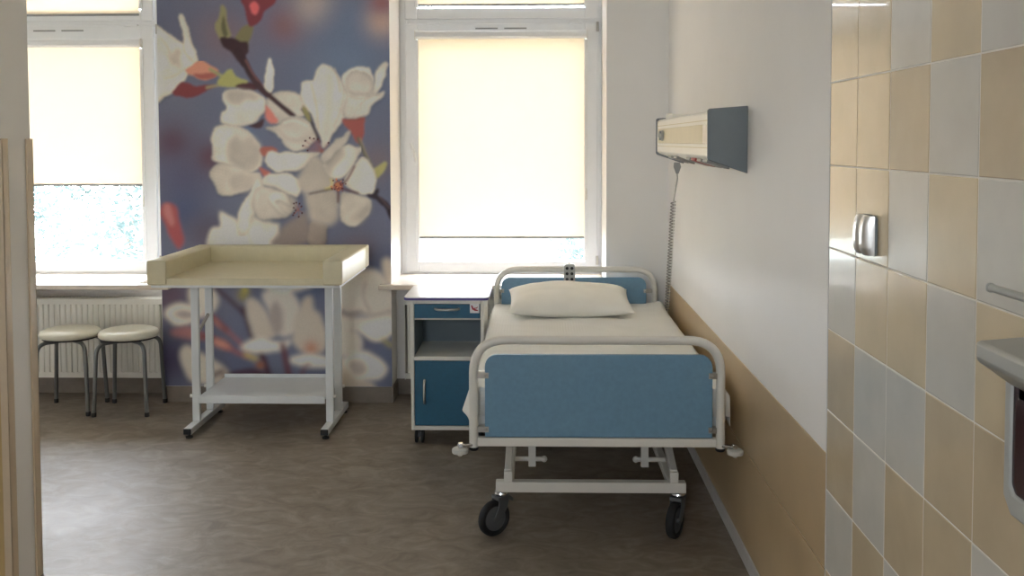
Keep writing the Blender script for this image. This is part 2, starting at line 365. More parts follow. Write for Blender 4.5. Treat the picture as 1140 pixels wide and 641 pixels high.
MURAL=[
('B',(92,96,122),1.0,306.1,[-2079,2203]),
('B',(112,96,108),1.0,178.6,[-1772,2100]),
('B',(120,84,92),1.0,122.4,[-1422,2159]),
('B',(165,150,146),1.0,132.7,[-1257,2269]),
('B',(98,116,146),1.0,229.6,[-1082,1945]),
('B',(96,112,142),1.0,204.1,[-1004,2147]),
('B',(176,150,140),1.0,102.0,[-876,2176]),
('B',(140,90,94),1.0,81.6,[-875,2287]),
('B',(100,104,128),1.0,204.1,[-2036,1746]),
('B',(92,66,84),1.0,132.7,[-2082,1490]),
('B',(84,84,116),1.0,178.6,[-2018,1285]),
('B',(96,66,82),1.0,102.0,[-1860,1413]),
('B',(72,84,122),1.0,127.6,[-2021,1104]),
('B',(90,110,145),1.0,91.8,[-1678,1540]),
('B',(110,100,112),1.0,127.6,[-908,1385]),
('B',(100,104,132),1.0,112.2,[-885,1078]),
('B',(112,96,106),1.0,127.6,[-1016,846]),
('B',(92,70,90),1.0,153.1,[-2108,612]),
('B',(64,58,92),1.0,163.3,[-2104,248]),
('B',(84,84,110),1.0,102.0,[-1980,509]),
('B',(100,104,128),1.0,127.6,[-1744,613]),
('B',(88,94,124),1.0,127.6,[-1739,249]),
('B',(84,98,132),1.0,91.8,[-1302,665]),
('B',(96,104,130),1.0,102.0,[-1437,250]),
('B',(70,82,116),1.0,127.6,[-888,769]),
('B',(86,96,126),1.0,142.9,[-893,251]),
('B',(60,40,52),1.0,81.6,[-1595,103]),
('B',(88,90,116),1.0,112.2,[-1021,355]),
('B',(92,84,104),1.0,127.6,[-1894,975]),
('P',(194,187,178),3.0,0,[-1989,675,-1902,691,-1830,611,-1862,525,-1937,498,-2003,574]),
('P',(210,204,194),3.0,0,[-2146,531,-2077,574,-1997,562,-1936,513,-1993,461,-2080,447,-2135,482]),
('P',(150,140,140),3.0,0,[-2097,519,-2029,531,-1967,507,-2029,482]),
('P',(194,187,178),3.0,0,[-2058,290,-2020,328,-1946,291,-1879,254,-1781,180,-1795,118,-1974,111,-2047,204]),
('P',(158,108,112),3.0,0,[-2111,420,-2018,439,-1932,402,-1920,359,-2031,371,-2105,389]),
('L',(70,32,42),3.0,19.3,[-1878,691,-1793,618,-1720,550,-1684,513]),
('L',(70,28,36),3.0,31.4,[-1683,544,-1660,464,-1624,353,-1577,255,-1544,143]),
('L',(132,66,68),3.0,29.0,[-1891,513,-1844,470,-1790,421]),
('L',(168,90,82),3.0,14.5,[-1790,421,-1723,359,-1674,304]),
('L',(128,62,64),3.0,36.3,[-1926,383,-1846,355,-1785,322]),
('L',(170,90,74),3.0,16.9,[-1785,322,-1724,289,-1663,264]),
('P',(196,136,124),3.0,0,[-1871,371,-1809,359,-1761,316,-1798,310,-1859,334]),
('P',(186,124,114),3.0,0,[-1863,494,-1832,464,-1808,427,-1833,439,-1863,470]),
('B',(140,130,76),1,41.1,[-1689,618]),
('B',(164,156,72),1,26.6,[-1677,649]),
('L',(176,158,92),3.0,31.4,[-1675,279,-1620,252]),
('B',(150,90,60),1,29.0,[-1596,215]),
('L',(70,26,34),3.0,26.6,[-1800,145,-1726,170,-1639,180,-1578,150]),
('L',(80,36,44),3.0,21.8,[-1887,148,-1812,180]),
('P',(186,176,163),3.0,0,[-1670,585,-1615,597,-1560,544,-1488,415,-1526,372,-1612,368,-1660,464]),
('P',(194,187,178),3.0,0,[-1577,624,-1522,667,-1436,667,-1375,600,-1352,514,-1377,415,-1476,384,-1530,514]),
('P',(160,148,142),3.0,0,[-1536,526,-1498,587,-1462,526,-1463,415,-1513,403]),
('P',(210,204,194),3.0,0,[-1705,322,-1599,378,-1501,351,-1403,364,-1477,304,-1625,289]),
('P',(210,204,194),3.0,0,[-1583,688,-1298,688,-1350,651,-1448,639,-1546,661]),
('P',(186,176,163),3.0,0,[-1364,545,-1332,612,-1289,610,-1280,539,-1235,496,-1206,330,-1305,280,-1403,341,-1395,477]),
('B',(182,128,100),1,48.3,[-1299,315]),
('P',(210,204,194),3.0,0,[-1429,249,-1330,280,-1195,262,-1208,206,-1368,212]),
('L',(100,44,48),3.0,31.4,[-1465,335,-1453,280,-1430,150]),
('L',(110,56,52),3.0,14.5,[-1356,150,-1337,206,-1306,218]),
('P',(194,187,178),3.0,0,[-1155,576,-1129,698,-1031,759,-908,760,-848,674,-837,527,-935,488,-1033,515,-1106,514]),
('P',(138,126,122),3.0,0,[-1155,570,-1094,521,-1008,533,-1033,500,-1144,465]),
('P',(186,176,163),3.0,0,[-890,821,-832,821,-834,668,-872,711]),
('P',(194,187,178),3.0,0,[-1168,502,-1045,490,-947,500,-835,515,-836,398,-924,365,-1034,410,-1144,398]),
('P',(210,204,194),3.0,0,[-1022,429,-935,478,-835,484,-836,398,-924,370]),
('P',(194,187,178),3.0,0,[-1169,416,-1046,416,-1004,355,-1035,281,-1170,280]),
('P',(186,176,163),3.0,0,[-1170,293,-1085,231,-1036,158,-951,108,-921,65,-1173,64]),
('P',(210,204,194),3.0,0,[-1109,256,-1010,303,-913,263,-862,195,-914,133,-1037,133,-1091,188]),
('P',(160,150,144),3.0,0,[-1085,231,-1011,244,-987,182,-1049,158]),
('L',(160,150,70),3.0,19.3,[-881,365,-839,331]),
('L',(140,128,122),2,7.3,[-1021,527,-935,509,-841,533]),
('L',(140,128,124),2,7.3,[-982,698,-995,613,-959,527]),
('P',(158,74,80),2.2,0,[-2149,1130,-2068,1130,-2042,1010,-2026,930,-2066,891,-2121,995]),
('P',(178,112,112),2.2,0,[-2140,1130,-2101,1130,-2076,1043,-2103,1026]),
('P',(210,204,194),2.2,0,[-1897,902,-1867,1000,-1812,1017,-1811,1104,-1741,1065,-1601,999,-1487,999,-1504,891,-1886,891]),
('P',(210,204,194),0.7,0,[-2174,2135,-2094,2117,-2011,2071,-2037,2202,-2008,2217,-1955,2047,-1937,1948,-1978,1889,-2019,1829,-2101,1760,-2182,1739]),
('P',(176,168,159),0.7,0,[-2112,2008,-2080,1996,-2044,2036,-2020,2008,-2029,1964,-2013,1929,-2042,1917,-2061,1949,-2086,1929,-2097,1969]),
('L',(176,168,159),1,8.0,[-2011,2071,-2000,2008,-1957,1958]),
('L',(176,168,159),1,6.0,[-2139,2088,-2104,2048,-2088,2008]),
('L',(176,168,159),1,6.0,[-2119,1860,-2059,1879,-1997,1919]),
('P',(196,134,112),0.7,0,[-1998,1899,-1937,1942,-1837,1928,-1805,1896,-1858,1857,-1938,1865]),
('P',(118,48,54),0.7,0,[-2084,1786,-2019,1837,-1939,1823,-1814,1829,-1920,1773,-2001,1746,-2073,1762]),
('P',(160,84,76),0.7,0,[-1938,1885,-1837,1892,-1805,1884,-1858,1857,-1938,1865]),
('L',(150,152,104),0.7,17.9,[-1857,1912,-1778,1864,-1714,1824]),
('L',(156,146,110),0.7,13.9,[-1879,1809,-1808,1823,-1708,1828]),
('P',(160,160,92),0.7,0,[-1810,1844,-1773,1880,-1733,1915,-1713,1884,-1653,1860,-1668,1818,-1758,1809]),
('P',(72,34,42),0.7,0,[-1714,1820,-1638,1848,-1582,1818,-1628,1784,-1698,1800]),
('P',(112,106,72),0.7,0,[-1710,2062,-1677,2137,-1633,2168,-1597,2136,-1631,2046,-1641,2006,-1699,2006]),
('P',(134,128,88),0.7,0,[-1814,2195,-1793,2277,-1768,2234,-1745,2145,-1738,2082,-1774,2066,-1810,2116]),
('P',(90,88,60),0.7,0,[-1788,2204,-1772,2204,-1754,2115,-1770,2086]),
('P',(58,34,40),0.7,0,[-1790,2090,-1734,2082,-1684,2056,-1635,2050,-1636,1976,-1666,1937,-1735,2007,-1779,2046]),
('P',(112,42,52),0.7,0,[-1659,2314,-1479,2313,-1542,2219,-1589,2160,-1633,2160,-1658,2243]),
('P',(196,84,88),0.7,0,[-1623,2272,-1591,2294,-1568,2252,-1592,2213,-1620,2233]),
('L',(52,30,36),0.7,39.8,[-1699,2016,-1666,1967,-1627,1887,-1588,1828]),
('L',(62,36,42),0.7,29.8,[-1607,1857,-1558,1792,-1469,1716,-1384,1646]),
('L',(128,82,80),0.8,8.0,[-1652,1963,-1613,1891,-1548,1804,-1459,1724,-1384,1656]),
('P',(210,204,194),0.7,0,[-1548,1796,-1536,1946,-1514,1970,-1493,1906,-1500,1827,-1522,1772]),
('P',(194,187,178),0.7,0,[-1549,1724,-1508,1768,-1438,1797,-1358,1767,-1289,1723,-1320,1648,-1380,1619,-1481,1605,-1540,1665]),
('P',(196,116,106),0.7,0,[-1549,1703,-1520,1673,-1476,1619,-1511,1605,-1544,1637]),
('P',(66,40,48),0.7,0,[-1645,1598,-1550,1629,-1571,1585]),
('P',(210,204,194),0.7,0,[-1769,1785,-1658,1796,-1569,1758,-1545,1708,-1550,1659,-1621,1613,-1706,1576,-1786,1606,-1789,1666,-1760,1689,-1776,1739]),
('P',(176,168,159),0.7,0,[-1763,1781,-1715,1792,-1658,1794,-1573,1752,-1603,1729,-1647,1741,-1688,1709,-1724,1701,-1754,1717]),
('L',(62,36,42),0.7,29.8,[-1588,1828,-1548,1784,-1469,1716,-1384,1646]),
('P',(210,204,194),0.7,0,[-1864,1520,-1826,1586,-1742,1594,-1642,1560,-1592,1510,-1573,1430,-1601,1346,-1665,1326,-1765,1370,-1839,1399,-1861,1461]),
('P',(176,168,159),0.7,0,[-1768,1460,-1751,1518,-1719,1534,-1675,1506,-1632,1540,-1590,1506,-1571,1430,-1609,1346,-1661,1330,-1721,1362,-1757,1406]),
('P',(194,187,178),0.7,0,[-1861,1341,-1785,1387,-1645,1330,-1581,1316,-1626,1250,-1724,1198,-1818,1210,-1852,1267]),
('P',(176,168,159),0.7,0,[-1746,1290,-1665,1320,-1595,1310,-1647,1230,-1731,1220]),
('P',(160,88,76),0.7,0,[-1577,1458,-1483,1462,-1499,1434,-1564,1416]),
('P',(170,92,82),0.7,0,[-1601,1350,-1521,1330,-1555,1306]),
('P',(210,204,194),0.7,0,[-1342,1831,-1277,1856,-1251,1913,-1206,1945,-1147,1919,-1088,1836,-1075,1707,-1096,1618,-1151,1538,-1202,1461,-1226,1499,-1251,1588,-1280,1648,-1329,1708]),
('L',(194,187,178),2.5,27.8,[-1177,1866,-1179,1707,-1201,1529]),
('L',(176,168,159),0.9,8.0,[-1147,1915,-1126,1855,-1118,1782]),
('L',(176,168,159),0.9,6.0,[-1094,1826,-1107,1707,-1151,1588]),
('L',(176,168,159),1.2,8.0,[-1282,1826,-1255,1707,-1241,1568]),
('P',(194,187,178),0.7,0,[-1545,1581,-1481,1593,-1440,1629,-1360,1642,-1280,1608,-1253,1533,-1298,1469,-1382,1455,-1442,1489,-1482,1535]),
('L',(176,168,159),1.4,11.9,[-1471,1569,-1422,1519,-1342,1509,-1271,1549]),
('L',(210,204,194),1,9.9,[-1441,1605,-1380,1619,-1305,1589]),
('L',(60,44,48),0.6,13.9,[-1335,1684,-1290,1628,-1261,1559,-1238,1499]),
('P',(140,132,84),0.7,0,[-1339,1692,-1315,1688,-1280,1618,-1300,1624]),
('P',(150,76,70),0.7,0,[-1106,1624,-1000,1647,-974,1617,-983,1538,-1018,1492,-1061,1548]),
('L',(96,92,78),0.7,17.9,[-1017,1518,-982,1429,-943,1349]),
('L',(150,142,112),0.6,6.0,[-1005,1518,-972,1429,-939,1359]),
('P',(164,160,100),0.7,0,[-947,1349,-863,1383,-847,1363,-899,1309,-933,1305]),
('P',(210,204,194),0.7,0,[-1092,1865,-1037,1908,-958,1916,-926,1874,-915,1781,-859,1781,-876,1746,-940,1712,-980,1643,-1040,1635,-1104,1655,-1091,1766]),
('P',(210,204,194),0.7,0,[-929,1795,-906,1894,-872,1951,-844,1933,-857,1874,-903,1777]),
('L',(176,168,159),1,6.0,[-1069,1756,-999,1742,-919,1770]),
('P',(194,187,178),0.8,0,[-1070,1861,-1026,1897,-958,1888,-935,1841,-935,1782,-999,1770,-1069,1782]),
('L',(176,168,159),0.8,6.0,[-1071,1782,-1039,1770,-989,1764,-919,1779]),
('L',(176,168,159),1,6.0,[-1004,1707,-959,1746,-887,1769]),
('P',(210,204,194),0.7,0,[-1558,1406,-1503,1446,-1382,1449,-1282,1433,-1218,1437,-1303,1380,-1384,1332,-1484,1338,-1544,1370]),
('L',(150,84,76),0.5,4.8,[-1218,1441,-1318,1505]),
('B',(80,44,48),0.3,6.0,[-1318,1505]),
('L',(150,84,76),0.5,4.8,[-1218,1441,-1293,1521]),
('B',(80,44,48),0.3,6.0,[-1293,1521]),
('L',(150,84,76),0.5,4.8,[-1218,1441,-1269,1517]),
('B',(80,44,48),0.3,6.0,[-1269,1517]),
('L',(150,84,76),0.5,4.8,[-1218,1441,-1247,1513]),
('B',(80,44,48),0.3,6.0,[-1247,1513]),
('L',(150,84,76),0.5,4.8,[-1218,1441,-1332,1477]),
('B',(80,44,48),0.3,6.0,[-1332,1477]),
('L',(150,84,76),0.5,4.8,[-1218,1441,-1186,1493]),
('B',(80,44,48),0.3,6.0,[-1186,1493]),
('L',(150,84,76),0.5,4.8,[-1218,1441,-1306,1449]),
('B',(80,44,48),0.3,6.0,[-1306,1449]),
('P',(210,204,194),0.7,0,[-1699,1100,-1647,1206,-1585,1314,-1552,1230,-1604,1150,-1625,1070,-1658,990,-1711,990]),
('P',(210,204,194),0.7,0,[-1579,1286,-1514,1330,-1424,1320,-1360,1286,-1351,1230,-1386,1186,-1466,1230,-1556,1260]),
('P',(176,168,159),0.7,0,[-1631,1186,-1546,1244,-1446,1220,-1382,1160,-1403,1106,-1488,1066,-1572,1066,-1628,1126]),
('P',(194,187,178),0.7,0,[-1614,1227,-1563,1251,-1484,1221,-1401,1148,-1413,1092,-1464,1062,-1566,1056,-1616,1092]),
('P',(210,204,194),0.7,0,[-1518,1215,-1423,1204,-1418,1134,-1462,1170,-1480,1154,-1439,1078,-1486,1103,-1513,1170]),
('P',(210,204,194),1.6,0,[-1644,1086,-1588,1058,-1509,1036,-1467,1024,-1511,912,-1647,912]),
('P',(138,126,122),0.7,0,[-1517,912,-1488,974,-1408,1058,-1337,1094,-1304,1056,-1310,912]),
('P',(150,138,130),0.7,0,[-1308,912,-1295,1036,-1214,1024,-1201,979,-1202,912]),
('L',(140,90,84),0.4,2.9,[-1364,1112,-1389,1148]),
('B',(70,36,44),0.3,5.6,[-1389,1148]),
('L',(140,90,84),0.4,2.9,[-1364,1112,-1375,1153]),
('B',(70,36,44),0.3,5.6,[-1375,1153]),
('L',(140,90,84),0.4,2.9,[-1364,1112,-1356,1146]),
('B',(70,36,44),0.3,5.6,[-1356,1146]),
('L',(140,90,84),0.4,2.9,[-1364,1112,-1345,1131]),
('B',(70,36,44),0.3,5.6,[-1345,1131]),
('L',(140,90,84),0.4,2.9,[-1364,1112,-1390,1123]),
('B',(70,36,44),0.3,5.6,[-1390,1123]),
('L',(140,90,84),0.4,2.9,[-1364,1112,-1387,1094]),
('B',(70,36,44),0.3,5.6,[-1387,1094]),
('L',(140,90,84),0.4,2.9,[-1364,1112,-1362,1072]),
('B',(70,36,44),0.3,5.6,[-1362,1072]),
('L',(140,90,84),0.4,2.9,[-1364,1112,-1394,1081]),
('B',(70,36,44),0.3,5.6,[-1394,1081]),
('L',(140,90,84),0.4,2.9,[-1364,1112,-1379,1109]),
('B',(70,36,44),0.3,5.6,[-1379,1109]),
('L',(140,90,84),0.4,2.9,[-1364,1112,-1342,1092]),
('B',(70,36,44),0.3,5.6,[-1342,1092]),
('P',(176,168,159),0.7,0,[-1358,1306,-1307,1395,-1227,1413,-1163,1333,-1150,1270,-1185,1218,-1325,1198,-1363,1250]),
('P',(176,168,159),0.7,0,[-1310,1204,-1147,1215,-1139,1114,-1149,1047,-1194,1018,-1273,1036,-1306,1109]),
('P',(194,187,178),0.7,0,[-1119,1204,-1080,1213,-1001,1190,-951,1156,-966,1091,-1025,1024,-1082,1006,-1117,1047,-1131,1114]),
('P',(176,168,159),1.6,0,[-1070,1058,-1002,1114,-957,1147,-968,1091,-1025,1026]),
('P',(210,204,194),0.7,0,[-1188,1300,-1213,1369,-1162,1459,-1082,1489,-1018,1468,-1027,1399,-1087,1309,-1140,1277]),
('P',(176,168,159),0.7,0,[-1219,1349,-1182,1429,-1122,1469,-1092,1429,-1153,1349,-1188,1300]),
('P',(194,187,178),0.7,0,[-1216,1415,-1162,1489,-1069,1560,-1081,1512,-1138,1449,-1203,1385]),
('P',(210,204,194),0.7,0,[-1096,1285,-1043,1369,-991,1397,-943,1349,-918,1269,-932,1197,-1004,1197,-1080,1245]),
('P',(190,180,120),1.2,0,[-1185,1288,-1163,1260,-1175,1215,-1220,1224,-1180,1246]),
('L',(70,44,44),0.5,8.9,[-1299,1202,-1237,1215,-1158,1232]),
('L',(90,40,44),0.6,11.1,[-1135,1237,-1134,1204,-1136,1153]),
('L',(96,44,46),0.6,10.0,[-1124,1243,-1079,1287,-1039,1360]),
('L',(90,44,46),0.6,10.0,[-1124,1237,-1068,1220,-1018,1206]),
('B',(150,84,66),0.4,29.0,[-1133,1246]),
('B',(176,110,72),0.3,13.4,[-1137,1254]),
('B',(196,120,80),0.3,4.5,[-1131,1224]),
('B',(90,36,40),0.3,4.5,[-1108,1263]),
('B',(196,120,80),0.3,4.5,[-1120,1246]),
('B',(90,36,40),0.3,4.5,[-1134,1233]),
('B',(196,120,80),0.3,4.5,[-1174,1244]),
('B',(120,50,48),0.3,4.5,[-1167,1229]),
('B',(90,36,40),0.3,4.5,[-1161,1278]),
('B',(120,50,48),0.3,4.5,[-1144,1243]),
('B',(120,50,48),0.3,4.5,[-1109,1218]),
('B',(196,120,80),0.3,4.5,[-1138,1239]),
('B',(196,120,80),0.3,4.5,[-1170,1245]),
('B',(196,120,80),0.3,4.5,[-1143,1287]),
('B',(120,50,48),0.3,4.5,[-1137,1278]),
('B',(120,50,48),0.3,4.5,[-1121,1260]),
('B',(90,36,40),0.3,4.5,[-1155,1250]),
('B',(196,120,80),0.3,4.5,[-1165,1239]),
('B',(90,36,40),0.3,4.5,[-1170,1234]),
('B',(90,36,40),0.3,4.5,[-1153,1228]),
('B',(120,50,48),0.3,4.5,[-1130,1230]),
('B',(90,36,40),0.3,4.5,[-1104,1282]),
('B',(196,120,80),0.3,4.5,[-1145,1280]),
('B',(90,36,40),0.3,4.5,[-1090,1259]),
('B',(90,36,40),0.3,4.5,[-1105,1232]),
('B',(196,120,80),0.3,4.5,[-1117,1275]),
('B',(90,36,40),0.3,4.5,[-1112,1233]),
('B',(120,50,48),0.3,4.5,[-1117,1252]),
('P',(48,36,46),0.6,0,[-973,1190,-928,1203,-920,1231,-898,1246,-894,1215,-903,1187,-843,1123,-840,1041,-868,1069,-912,1142]),
('L',(104,84,88),0.6,5.6,[-895,1183,-843,1119])]
# ---------------------------------------------------------------- blossom mural
def build_mural():
    x0, x1, z0, z1 = -2.158, -.834, .094, ZC-.002
    st = .0045; nx = int((x1-x0)/st); nz = int((z1-z0)/st)
    xs = np.linspace(x0, x1, nx); zs = np.linspace(z0, z1, nz)
    X, Z = np.meshgrid(xs*1000, zs*1000)
    img = np.zeros((nz, nx, 3)); rs = np.random.RandomState(4)
    # print colours (linear). The base is a slate blue sky with soft out-of-focus colour
    def Lc(c):
        c = np.array(c, float)/255; return np.where(c <= .04045, c/12.92, ((c+.055)/1.055)**2.4)
    img[:] = Lc((96, 102, 128))
    stm = st*1000
    NZ = []
    def blur(a, s):
        r = int(round(s))
        if r < 1: return a
        for _ in range(2):
            for ax in (0, 1):
                pad = [(0, 0), (0, 0)]; pad[ax] = (r+1, r)
                c = np.cumsum(np.pad(a, pad, mode='edge'), axis=ax)
                n = a.shape[ax]
                hi = np.take(c, range(2*r+1, 2*r+1+n), axis=ax); lo = np.take(c, range(0, n), axis=ax)
                a = (hi-lo)/(2*r+1)
        return a
    def spline(p, closed=True, n=6):
        P = np.array(p, float); N = len(P); out = []
        rng = range(N if closed else N-1)
        for i in rng:
            a, b, c, d = (P[(i-1) % N], P[i], P[(i+1) % N], P[(i+2) % N]) if closed else (P[max(i-1, 0)], P[i], P[i+1], P[min(i+2, N-1)])
            for k in range(n):
                t = k/n; out.append(.5*((2*b)+(-a+c)*t+(2*a-5*b+4*c-d)*t*t+(-a+3*b-3*c+d)*t**3))
        if not closed: out.append(P[-1])
        return np.array(out)
    def field(s, seed):
        f_ = blur(np.random.RandomState(seed).randn(nz, nx), s); return f_/f_.std()
    WX = .6*field(4, 1)+.8*field(9, 2); WZ = .6*field(4, 3)+.8*field(9, 4); TX = .6*field(3, 5)+field(8, 6)
    for kind, col, bl, wd, pt in MURAL:
        p = np.array(pt, float).reshape(-1, 2); c = Lc(col); px = bl*5.1
        if kind == 'B':
            r = wd; d2 = ((X-p[0, 0])**2+(Z-p[0, 1])**2)/(r*r)
            a = np.exp(-d2*1.2) if bl >= .9 else np.clip((1.15-np.sqrt(d2))/.45, 0, 1)
            img += (c-img)*a[..., None]*(.92 if bl >= .9 else 1); continue
        q = spline(p, kind == 'P') if len(p) > 2 else p
        marg = px*3+wd+6
        i0, i1 = np.searchsorted(xs*1000, [q[:, 0].min()-marg, q[:, 0].max()+marg]); j0, j1 = np.searchsorted(zs*1000, [q[:, 1].min()-marg, q[:, 1].max()+marg])
        if i1-i0 < 2 or j1-j0 < 2: continue
        amp = 6.5 if (bl < 2.1 and wd == 0) else 2.5
        x_ = X[j0:j1, i0:i1]+amp*WX[j0:j1, i0:i1]*(.3 if wd else 1); z_ = Z[j0:j1, i0:i1]+amp*WZ[j0:j1, i0:i1]*(.3 if wd else 1)
        if kind == 'P':
            m_ = np.zeros(x_.shape, bool); N = len(q)
            for k in range(N):
                (ax, az), (bx, bz) = q[k], q[(k+1) % N]
                if az == bz: continue
                m_ ^= ((az > z_) != (bz > z_)) & (x_ < (bx-ax)*(z_-az)/(bz-az)+ax)
            a = m_.astype(float)
        else:
            d = np.full(x_.shape, 1e9)
            for k in range(len(q)-1):
                A, B_ = q[k], q[k+1]; ab = B_-A; L2 = max(ab@ab, 1e-6)
                t = np.clip(((x_-A[0])*ab[0]+(z_-A[1])*ab[1])/L2, 0, 1)
                d = np.minimum(d, np.hypot(x_-A[0]-t*ab[0], z_-A[1]-t*ab[1]))
            a = np.clip((wd/2-d)/stm+.5, 0, 1)
        core = a
        if col in ((176,168,159), (138,126,122)) and kind == 'P': px = max(px, 12)
        a = blur(a, px/stm)
        cc = np.broadcast_to(c, x_.shape+(3,)).copy()
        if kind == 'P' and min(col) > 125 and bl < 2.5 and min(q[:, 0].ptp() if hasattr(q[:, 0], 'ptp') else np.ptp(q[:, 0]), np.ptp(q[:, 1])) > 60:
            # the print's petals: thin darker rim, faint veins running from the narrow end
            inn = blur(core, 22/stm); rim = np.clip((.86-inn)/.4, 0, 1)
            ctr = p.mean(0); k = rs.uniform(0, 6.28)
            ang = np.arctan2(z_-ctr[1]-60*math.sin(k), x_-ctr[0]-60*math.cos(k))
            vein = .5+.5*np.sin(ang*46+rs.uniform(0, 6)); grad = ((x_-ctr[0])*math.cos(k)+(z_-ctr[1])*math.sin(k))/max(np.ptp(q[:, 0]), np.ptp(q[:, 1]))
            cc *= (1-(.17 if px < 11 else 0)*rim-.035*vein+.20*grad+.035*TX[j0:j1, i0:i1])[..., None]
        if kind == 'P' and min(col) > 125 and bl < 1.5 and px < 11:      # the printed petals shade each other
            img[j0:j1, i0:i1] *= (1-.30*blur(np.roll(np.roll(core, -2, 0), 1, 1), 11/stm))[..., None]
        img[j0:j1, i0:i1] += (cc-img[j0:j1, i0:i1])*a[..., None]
    # soft mottling of the background print
    lum = img@np.array([.3, .55, .15]); img = img*.86+lum[..., None]*.14
    img = np.clip(img*MURAL_GAIN*np.array([1.02, 1.0, .97]), 0, .86)
    img *= (1+.02*rs.randn(nz, nx))[..., None]
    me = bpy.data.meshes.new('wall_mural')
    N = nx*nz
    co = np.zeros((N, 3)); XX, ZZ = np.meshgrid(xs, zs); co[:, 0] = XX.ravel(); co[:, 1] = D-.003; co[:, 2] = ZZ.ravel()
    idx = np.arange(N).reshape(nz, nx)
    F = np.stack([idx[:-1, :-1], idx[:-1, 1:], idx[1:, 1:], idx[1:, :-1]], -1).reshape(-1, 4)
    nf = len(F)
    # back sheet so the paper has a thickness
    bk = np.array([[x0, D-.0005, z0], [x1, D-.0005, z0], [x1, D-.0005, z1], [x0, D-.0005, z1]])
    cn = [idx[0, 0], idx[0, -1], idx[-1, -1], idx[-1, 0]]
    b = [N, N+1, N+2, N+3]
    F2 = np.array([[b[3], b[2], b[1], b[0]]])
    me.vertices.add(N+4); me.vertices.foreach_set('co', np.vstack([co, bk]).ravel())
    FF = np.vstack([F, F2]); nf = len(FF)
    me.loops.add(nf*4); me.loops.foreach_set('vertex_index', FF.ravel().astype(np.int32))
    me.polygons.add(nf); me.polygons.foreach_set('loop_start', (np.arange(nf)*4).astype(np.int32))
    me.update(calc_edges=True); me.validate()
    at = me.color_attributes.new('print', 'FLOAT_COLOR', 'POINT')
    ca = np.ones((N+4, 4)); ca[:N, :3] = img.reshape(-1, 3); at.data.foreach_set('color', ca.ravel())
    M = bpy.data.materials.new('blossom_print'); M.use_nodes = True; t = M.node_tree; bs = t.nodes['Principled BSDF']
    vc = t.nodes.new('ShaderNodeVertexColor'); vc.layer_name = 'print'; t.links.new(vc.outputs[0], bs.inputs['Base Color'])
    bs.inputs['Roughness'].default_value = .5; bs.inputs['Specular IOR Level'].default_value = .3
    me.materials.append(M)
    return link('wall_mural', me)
MURAL_GAIN = 1.62
tag(build_mural(), 'cherry blossom photo wallpaper on slate blue covering the pier between the windows', 'wall mural')

# ---------------------------------------------------------------- windows
YF = 6.03
def window(n, x0, x1, gx0, gx1, hinge):
    """x0,x1 frame outside; gx0,gx1 glass edges"""
    bm = bmesh.new()
    box(bm, x0, x0+.045, YF, 6.10, ZS, ZT); box(bm, x1-.045, x1, YF, 6.10, ZS, ZT)
    box(bm, x0+.045, x1-.045, YF, 6.10, ZS, ZS+.045); box(bm, x0+.045, x1-.045, YF, 6.10, ZT-.05, ZT)
    box(bm, x0+.045, x1-.045, YF+.004, 6.10, 2.205, 2.25)
    w = obj('window_%d' % n, bm, PVC, bevel=.003); struct(w)
    def sash(name, z0, z1, gz0, gz1):
        a, b = gx0-.075, gx1+.075
        bm = bmesh.new(); y0 = YF-.012
        box(bm, a, gx0, y0, 6.09, z0, z1); box(bm, gx1, b, y0, 6.09, z0, z1)
        box(bm, gx0, gx1, y0, 6.09, z0, gz0); box(bm, gx0, gx1, y0, 6.09, gz1, z1)
        s = obj(name, bm, PVC, w, bevel=.004)
        bm = bmesh.new(); y = YF+.022
        for q in ((gx0, gx0+.006, gz0, gz1), (gx1-.006, gx1, gz0, gz1), (gx0+.006, gx1-.006, gz0, gz0+.006), (gx0+.006, gx1-.006, gz1-.006, gz1)):
            box(bm, q[0], q[1], y, y+.02, q[2], q[3])
        obj('gasket', bm, SEAL, s)
        obj('glass_pane', BX(gx0+.002, gx1-.002, 6.060, 6.064, gz0+.002, gz1-.002), GLASS, s)
        return s
    sash('lower_sash', .70, 2.212, .765, 2.125)
    sash('upper_sash', 2.240, ZT-.03, 2.305, ZT-.09)
    # handle plate and lever on the left stile
    bm = bmesh.new(); hx = gx0-.042
    prism(bm, rrect(hx-.014, hx+.014, 1.45, 1.52, .008, 3), 'y', YF-.024, YF-.012)
    bar(bm, (hx, YF-.030, 1.49), (hx, YF-.052, 1.49), .016, .016)
    tube(bm, fillet([(hx, YF-.048, 1.492), (hx+.022, YF-.050, 1.43), (hx+.034, YF-.050, 1.372)], .02), .0085, seg=8)
    obj('window_handle', bm, PVC, w, smooth=True)
    for hz in ((2.16, 2.218), (.745, .80)):
        bm = bmesh.new(); hxx = x1-.026
        tube(bm, [(hxx, YF-.016, hz[0]), (hxx, YF-.016, hz[1])], .008, seg=10)
        obj('hinge', bm, STEEL, w, smooth=True)
    for px in (gx0+.10, gx1-.06):
        obj('transom_cap', BX(px-.04, px+.04, YF-.020, YF-.012+.02, 2.203, 2.222), PVC, w, bevel=.003)
    bm = bmesh.new()
    for a, b in ((-.155, -.02), (.02, .155)):
        c = (gx0+gx1)/2+.0
        box(bm, c+a, c+b, YF-.016, YF-.011, 2.178, 2.186)
    obj('trickle_vent', bm, GREYP, w)
    return w
window(1, -3.545, -2.295, -3.44, -2.42, 0)
window(2, -.835, .392, -.727, .292, 0)
window(3, -5.85, -4.5, -5.74, -4.61, 0)  # unseen window further left, added for side light

